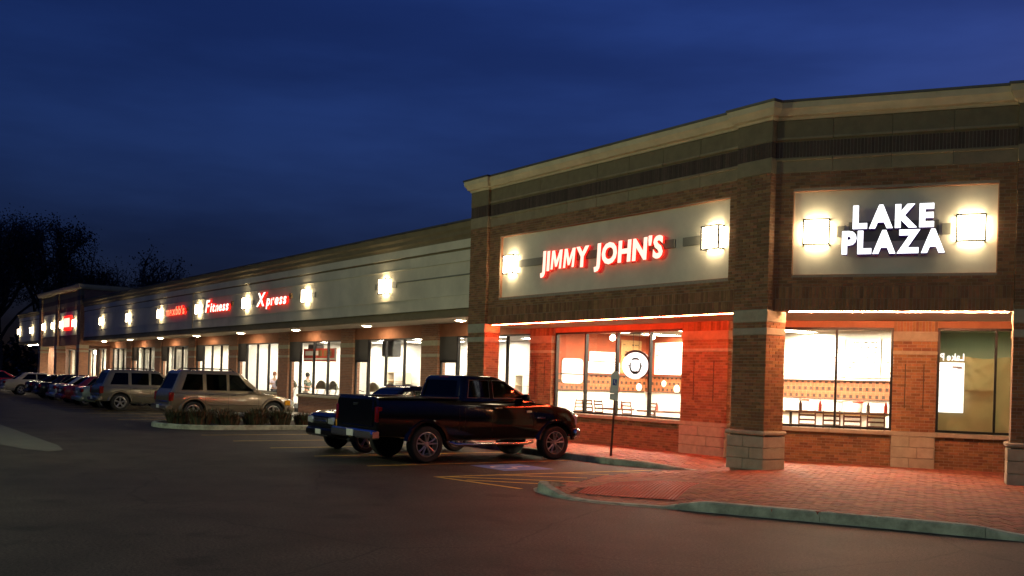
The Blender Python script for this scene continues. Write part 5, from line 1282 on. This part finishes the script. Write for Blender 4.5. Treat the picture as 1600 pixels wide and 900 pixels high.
place(vehicle('pickup_truck', 'black crew cab pickup truck with chrome bumpers parked nose-in beside the blue bay', tr), -19.93, 10.04)
# --- dark small SUV facing out beside the truck
sv = dict(cat='car', paint='paint_black', R=.34, tw=.21, axles=(.85, 3.42), flare=.02, arch_z=.36,
    st=[(0, .5, .9, .78), (.08, .38, 1.02, .84), (.5, .32, 1.04, .885), (1.2, .28, 1.03, .89), (2.4, .28, 1.02, .89), (3.0, .28, 1.02, .885), (3.5, .30, 1.0, .88), (3.95, .32, .96, .86), (4.15, .36, .90, .81), (4.22, .42, .84, .75)],
    cab=dict(xb=(.12, 3.05), xr=(.42, 2.25), zb=.99, zr=1.62, wb=.83, wr=.66),
    side=[[(.45, 1.06), (1.2, 1.06), (1.2, 1.5), (.58, 1.5)], [(1.27, 1.06), (2.0, 1.06), (2.0, 1.51), (1.27, 1.51)], [(2.07, 1.06), (2.75, 1.06), (2.3, 1.49), (2.07, 1.51)]],
    front=[(-.72, 1.05), (.72, 1.05), (.58, 1.53), (-.58, 1.53)], rear=[(-.66, 1.06), (.66, 1.06), (.56, 1.5), (-.56, 1.5)], seams=[1.23, 2.03, 2.95], handles=[1.38, 2.18], hz=.92,
    boxes=[('front_bumper', (4.05, 4.28, -.80, .80, .36, .58), 'paint_black', .06), ('grille', (4.17, 4.25, -.38, .38, .66, .82), 'black_plastic', .02), ('grille_bar', (4.24, 4.262, -.40, .40, .72, .755), 'chrome', .006), ('number_plate', (4.285, 4.297, -.15, .15, .42, .54), 'plate', .003), ('rear_bumper', (-.06, .14, -.82, .82, .36, .56), 'paint_black', .05), ('lower_grille', (4.2, 4.272, -.45, .45, .37, .41), 'black_plastic', .01)],
    pairs=[('headlight', (4.02, 4.245, .42, .74, .66, .84), 'lens_clear', .03), ('indicator', (3.95, 4.19, .735, .85, .66, .83), 'lens_amber', .02), ('tail_light', (-.01, .12, .66, .82, .72, .98), 'lens_red', .02), ('roof_rail', (.6, 2.1, .58, .62, 1.605, 1.64), 'chrome', .01)])
place(vehicle('small_suv', 'dark small SUV facing the camera between the pickup and the planted island', sv), -22.75, 14.75, 'out')
# --- tan SUVs
def suv(pt, wheelb=3.03, L_=5.1, h=1.83, wd=.965, Rt=.385, tint='car_glass_dark', flare=.045):
    r = .86; ft = r + wheelb; k = .94
    d_ = dict(cat='SUV', paint=pt, R=Rt, tw=.25, axles=(r, ft), flare=flare, arch_z=.40, gap=.075, wheel='car',
        st=[(0, .55, 1.0, wd * .88), (.07, .42, 1.12, wd * .95), (.5, .40, 1.14, wd), (1.4, .36, 1.13, wd), (2.8, .36, 1.11, wd), (3.35, .36, 1.09, wd * .995), (3.9, .38, 1.05, wd * .97), (L_ - .35, .40, .98, wd * .92), (L_ - .08, .44, .90, wd * .84), (L_, .52, .82, wd * .76)],
        cab=dict(xb=(.08, 3.72), xr=(.46, 2.70), zb=1.08, zr=h - .03, wb=wd * .945, wr=wd * .79),
        side=[[(.45, 1.17), (1.28, 1.17), (1.28, h - .17), (.68, h - .17)], [(1.42, 1.17), (2.22, 1.17), (2.22, h - .16), (1.42, h - .16)], [(2.33, 1.17), (3.38, 1.17), (3.05, 1.36), (2.72, h - .18), (2.33, h - .16)]],
        tint=[tint, tint, 'car_glass'], reartint=tint,
        front=[(-.80, 1.13), (.80, 1.13), (.68, h - .13), (-.68, h - .13)], rear=[(-.74, 1.2), (.74, 1.2), (.64, h - .17), (-.64, h - .17)],
        rows=[1.5, 2.35], seams=[1.36, 2.27, 3.5], handles=[1.58, 2.48], hz=1.01, hmat='black_plastic', mould=[(.66, .022, pt)],
        boxes=[('rear_bumper', (-.14, .14, -wd * .96, wd * .96, .42, .64), pt, .06), ('front_bumper', (L_ - .2, L_ + .1, -wd * .93, wd * .93, .40, .62), pt, .07), ('grille', (L_ - .08, L_ + .04, -.42, .42, .66, .86), 'black_plastic', .03), ('grille_bar', (L_ + .02, L_ + .05, -.44, .44, .74, .79), 'chrome', .01), ('number_plate', (-.155, -.142, -.15, .15, .50, .62), 'plate', .003), ('tailgate_trim', (-.01, .03, -.62, .62, .70, .76), 'chrome', .01)],
        pairs=[('tail_light', (-.02, .16, wd * .85, wd * .955, .76, 1.08), 'lens_red', .02), ('headlight', (L_ - .24, L_ + .01, .48, .82, .68, .86), 'lens_clear', .03), ('indicator', (L_ - .32, L_ - .10, .80, .90, .66, .84), 'lens_amber', .02)],
        tubes=[('roof_rail', [(.75, wd * .66, h - .05), (.85, wd * .66, h + .035), (2.3, wd * .66, h + .035), (2.42, wd * .66, h - .05)], .022, 'black_plastic')])
    d_['cab']['xb'] = tuple(x * k for x in d_['cab']['xb']); d_['cab']['xr'] = tuple(x * k for x in d_['cab']['xr']); d_['side'] = [[(x * k, z) for x, z in P] for P in d_['side']]
    d_['seams'] = [x * k for x in d_['seams']]; d_['handles'] = [x * k for x in d_['handles']]; d_['rows'] = [x * k for x in d_['rows']]
    return d_
place(vehicle('tan_suv', 'tan SUV with dark rear windows parked behind the planted island', suv('paint_tan', L_=4.68, h=1.92)), -37.15, 10.92)
place(vehicle('tan_suv', 'gold SUV parked left of the tan SUV, rear corner showing', suv('paint_gold', wheelb=2.87, L_=4.55, h=1.85, wd=.93, flare=.02)), -46.95, 10.88)
# --- sedans further along
def sedan(pt, L_=4.75, h=1.45, wd=.89, Rt=.32):
    return dict(cat='car', paint=pt, R=Rt, tw=.21, axles=(1.02, 3.74), flare=.015, arch_z=.34,
        st=[(0, .45, .82, .70), (.06, .34, .94, .80), (.3, .28, 1.0, .86), (.8, .24, 1.0, wd), (1.5, .22, .97, wd), (2.8, .22, .94, wd), (3.4, .24, .90, wd * .99), (4.1, .26, .82, wd * .95), (L_ - .2, .30, .74, wd * .86), (L_ - .04, .36, .66, wd * .74), (L_, .42, .60, wd * .66)],
        cab=dict(xb=(.55, 3.55), xr=(1.25, 2.55), zb=.93, zr=h, wb=wd * .93, wr=wd * .70),
        side=[[(1.05, 1.0), (1.9, 1.0), (1.9, h - .09), (1.42, h - .10)], [(1.97, 1.0), (3.15, 1.0), (2.9, 1.12), (2.5, h - .09), (1.97, h - .09)]],
        front=[(-.72, .98), (.72, .98), (.56, h - .08), (-.56, h - .08)], rear=[(-.68, 1.0), (.68, 1.0), (.54, h - .08), (-.54, h - .08)],
        rows=[1.5, 2.3], seams=[1.05, 1.94, 3.2], handles=[1.3, 2.12], hz=.86,
        boxes=[('rear_bumper', (-.10, .14, -wd * .93, wd * .93, .32, .56), pt, .07), ('front_bumper', (L_ - .2, L_ + .08, -wd * .9, wd * .9, .30, .50), pt, .06), ('grille', (L_ - .06, L_ + .03, -.3, .3, .52, .62), 'black_plastic', .02), ('number_plate', (-.03, -.005, -.15, .15, .66, .78), 'plate', .003)],
        pairs=[('tail_light', (-.015, .14, .48, .80, .72, .90), 'lens_red', .03), ('headlight', (L_ - .22, L_ - .01, .38, .68, .54, .68), 'lens_clear', .03)])
place(vehicle('maroon_car', 'maroon saloon car just left of the gold SUV', sedan('paint_maroon')), -53.2, 10.7)
place(vehicle('silver_car', 'silver saloon car between the maroon car and the dark cars', sedan('paint_silver', h=1.42)), -56.4, 10.9)
place(vehicle('sage_car', 'grey green saloon car partly hidden by the gold SUV', sedan('paint_sage')), -50.0, 10.8)
place(vehicle('dark_car', 'black saloon car left of the silver car', sedan('paint_night')), -60.9, 11.0)
place(vehicle('dark_car', 'black saloon car next to the cream car', sedan('paint_black', h=1.40)), -64.6, 11.2)
place(vehicle('cream_car', 'cream saloon car with rounded roof near the left edge', sedan('paint_cream', L_=4.8, h=1.44)), -71.9, 10.95)
place(vehicle('red_car', 'bright red car at the far left edge', sedan('paint_red', h=1.5)), -79.5, 9.6)

# ------------------------------------------------------------------ planting
def shrub_mesh(seed, n=420, hgt=.55, rad=.5):
    rnd = random.Random(seed); b = MB()
    for i in range(n):
        a = rnd.uniform(0, 6.283); r0 = rad * .55 * math.sqrt(rnd.random()); x, y = r0 * math.cos(a), r0 * math.sin(a); l = hgt * rnd.uniform(.55, 1.1); o = rnd.uniform(.1, .55) * rad
        a2 = a + rnd.uniform(-.7, .7); w = rnd.uniform(.010, .022); tx, ty = -math.sin(a2) * w, math.cos(a2) * w; ex, ey = math.cos(a2), math.sin(a2); z1 = l * .65
        b.add([(x - tx, y - ty, 0), (x + tx, y + ty, 0), (x + ex * o * .4 - tx, y + ey * o * .4 - ty, z1), (x + ex * o * .4 + tx, y + ey * o * .4 + ty, z1), (x + ex * o, y + ey * o, l * rnd.uniform(.7, 1))], [(0, 1, 3, 2), (2, 3, 4)], 0 if rnd.random() < .6 else 1)
    return b
shp = [(-34.3, 10.6), (-33.2, 10.3), (-32.2, 10.7), (-32.1, 11.6), (-32.2, 12.5), (-32.15, 13.4), (-32.2, 14.3), (-33.3, 11.8), (-33.5, 13.2), (-34.5, 12.0)]
smesh = [shrub_mesh(k).mesh('foliage', ['shrub', 'shrub_rust']) for k in range(3)]
for k, (x, y) in enumerate(shp):
    e = empty('low_shrub', (x, y, .12), k * 1.3, label=f'low grassy shrub in the planted island, {ORD[k]} going in from the lane end', cat='shrub', group='shrubs in the planted island')
    o = link(bpy.data.objects.new('foliage', smesh[k % 3])); o.parent = e; o.scale = (1.15, 1.15, .85 + .12 * (k % 3))
    b = MB()
    for i in range(5): a = i * 1.25; b.cyl((.05 * math.cos(a), .05 * math.sin(a), -.02), (.18 * math.cos(a), .18 * math.sin(a), .35), .008, .004, 5)
    s_ = b.build('stem', 'bark'); s_.parent = e
def tree_mesh(seed, Ht, bare):
    rnd = random.Random(seed); wd = MB(); lf = MB()
    def grow(p, d, l, r, lev):
        n = 3; pts = [p]; q = p; dd = d
        for i in range(n):
            dd = (dd + Vector((rnd.uniform(-.22, .22), rnd.uniform(-.22, .22), rnd.uniform(-.05, .16)))).normalized(); q = q + dd * l / n; pts.append(q)
        wd.tube(pts, [r, r * .85, r * .7, r * .5], 6 if lev < 2 else 4)
        if lev >= 3:
            for i in range(bare):
                t = rnd.random(); c = pts[0].lerp(pts[-1], t) + Vector((rnd.gauss(0, .5), rnd.gauss(0, .5), rnd.gauss(0, .42))); s = rnd.uniform(.05, .15)
                a = Vector((rnd.gauss(0, 1), rnd.gauss(0, 1), rnd.gauss(0, 1))).normalized() * s; b_ = a.orthogonal().normalized() * s * .7
                lf.add([c - a, c + b_, c + a, c - b_], [(0, 1, 2, 3)])
            return
        k = rnd.choice((3, 4)) if lev else 7
        for i in range(k):
            t = rnd.uniform(.45, 1) if lev else rnd.uniform(.4, 1.0); b0 = pts[0].lerp(pts[-1], t) if lev == 0 else pts[min(3, 1 + int(t * 3))]
            a = rnd.uniform(0, 6.283); sp = rnd.uniform(.45, .95); nd = (dd * .7 + Vector((math.cos(a) * sp, math.sin(a) * sp, rnd.uniform(.05, .5)))).normalized()
            grow(b0, nd, l * rnd.uniform(.50, .68), r * .5, lev + 1)
        if lev < 3: grow(pts[-1], dd, l * .6, r * .5, lev + 1)
    grow(Vector((0, 0, -.2)), Vector((0, 0, 1)), Ht * .48, Ht * .020, 0)
    return wd.mesh('trunk', 'bark', 50), lf.mesh('crown', 'leaf_dark')
TM_ = [tree_mesh(11, 17, 64), tree_mesh(23, 17, 54), tree_mesh(5, 14, 12)]
trees = [(-118, 12, 0, 1.10, 'tall dense dark tree at the left edge'), (-122, 18, 1, 1.12, 'tall dark tree second from the left edge'), (-126, 23.5, 0, 1.10, 'dark tree just right of the two tallest'), (-128, 28, 1, .98, 'dark tree above the roof of the far block'), (-124, 33, 2, 1.18, 'thin bare tree above the long wing roof'), (-122, 38, 2, 1.02, 'faint bare tree low over the long wing roof'), (-112, 8, 1, .95, 'dark tree lowest at the left edge behind the red car'), (-130, 15, 0, 1.15, 'dark tree filling the gap between the tallest trees'), (-135, 44, 2, .85, 'last faint bare tree fading out to the right'), (-128, 36, 2, 1.1, 'bare tree between the two faint ones over the roof'), (-132, 32, 1, .9, 'dark bushy tree low behind the far block roof'), (-134, 9, 1, 1.0, 'dark tree behind the gap left of the far wing'), (-140, 20, 0, 1.05, 'dark tree far back behind the tallest trees')]
for k, (x, y, m_, s_, lab) in enumerate(trees):
    e = empty('tree', (x, y, 0), k * 1.7, label=lab, cat='tree', group='dark trees behind the shops'); e.scale = (s_, s_, s_)
    for nm, me in (('trunk', TM_[m_][0]), ('crown', TM_[m_][1])): o = link(bpy.data.objects.new(nm, me)); o.parent = e

# unbroken dark wood on the skyline behind the trees
rnd = random.Random(4); b = MB()
for i in range(16000):
    a = rnd.uniform(-60, 70); y = a; x = -150 + rnd.uniform(-8, 8); z = rnd.random() ** 1.3 * (8.5 + 2.2 * math.sin(a * .21) + 1.4 * math.sin(a * .73)); s_ = rnd.uniform(.2, .5)
    u = Vector((rnd.gauss(0, .6), rnd.gauss(0, 1), rnd.gauss(0, 1))).normalized() * s_; v = u.orthogonal().normalized() * s_ * .8; c = Vector((x, y, z)); b.add([c - u, c + v, c + u, c - v], [(0, 1, 2, 3)])
b.build('far_wood', 'leaf_dark', kind='stuff', label='dark wood along the skyline at the far left', cat='wood')

# ------------------------------------------------------------------ car park lamp posts
def lot_lamp(x, y, rz, label, power, tilt=55):
    e = empty('lamp_post', (x, y, 0), label=label, cat='lamp post'); T = Matrix.Translation((x, y, 0)) @ Matrix.Rotation(rz, 4, 'Z')
    b = MB(T); b.lathe([(0, .7), (.28, .7), (.30, .67), (.30, 0), (0, 0)], n=18); b.build('base', 'concrete', e, 40)
    b = MB(T); b.cyl((0, 0, .7), (0, 0, 8.8), .10, .06, 10); b.build('pole', 'post_steel', e, 40)
    b = MB(T); b.box(-.04, .04, 0, .55, 8.62, 8.70); b.build('arm', 'post_steel', e)
    TH = T @ Matrix.Translation((0, .5, 8.66)) @ Matrix.Rotation(R(tilt), 4, 'X')      # flood head tipped towards the shops
    b = MB(TH); b.cbox(-.26, .26, 0, .66, -.11, .11, .03); h_ = b.build('lamp_head', 'post_steel', e)
    b = MB(TH); b.box(-.2, .2, .07, .59, -.125, -.112); b.build('lens', 'lot_glow', h_)
    ld = bpy.data.lights.new('lot_light', 'AREA'); ld.shape = 'RECTANGLE'; ld.size = .4; ld.size_y = .5; ld.energy = power; ld.color = (.92, 1.0, .56)
    lo = link(bpy.data.objects.new('lot_light', ld)); lo.matrix_world = TH @ Matrix.Translation((0, .33, -.135))
    lo.parent = e; lo.matrix_parent_inverse = Matrix.Translation((-x, -y, 0))
lot_lamp(-25.0, -6.0, R(-8), 'tall car park lamp post standing left of the view', 900, 58)
lot_lamp(1.0, -1.5, R(20), 'tall car park lamp post standing behind the viewer', 330)
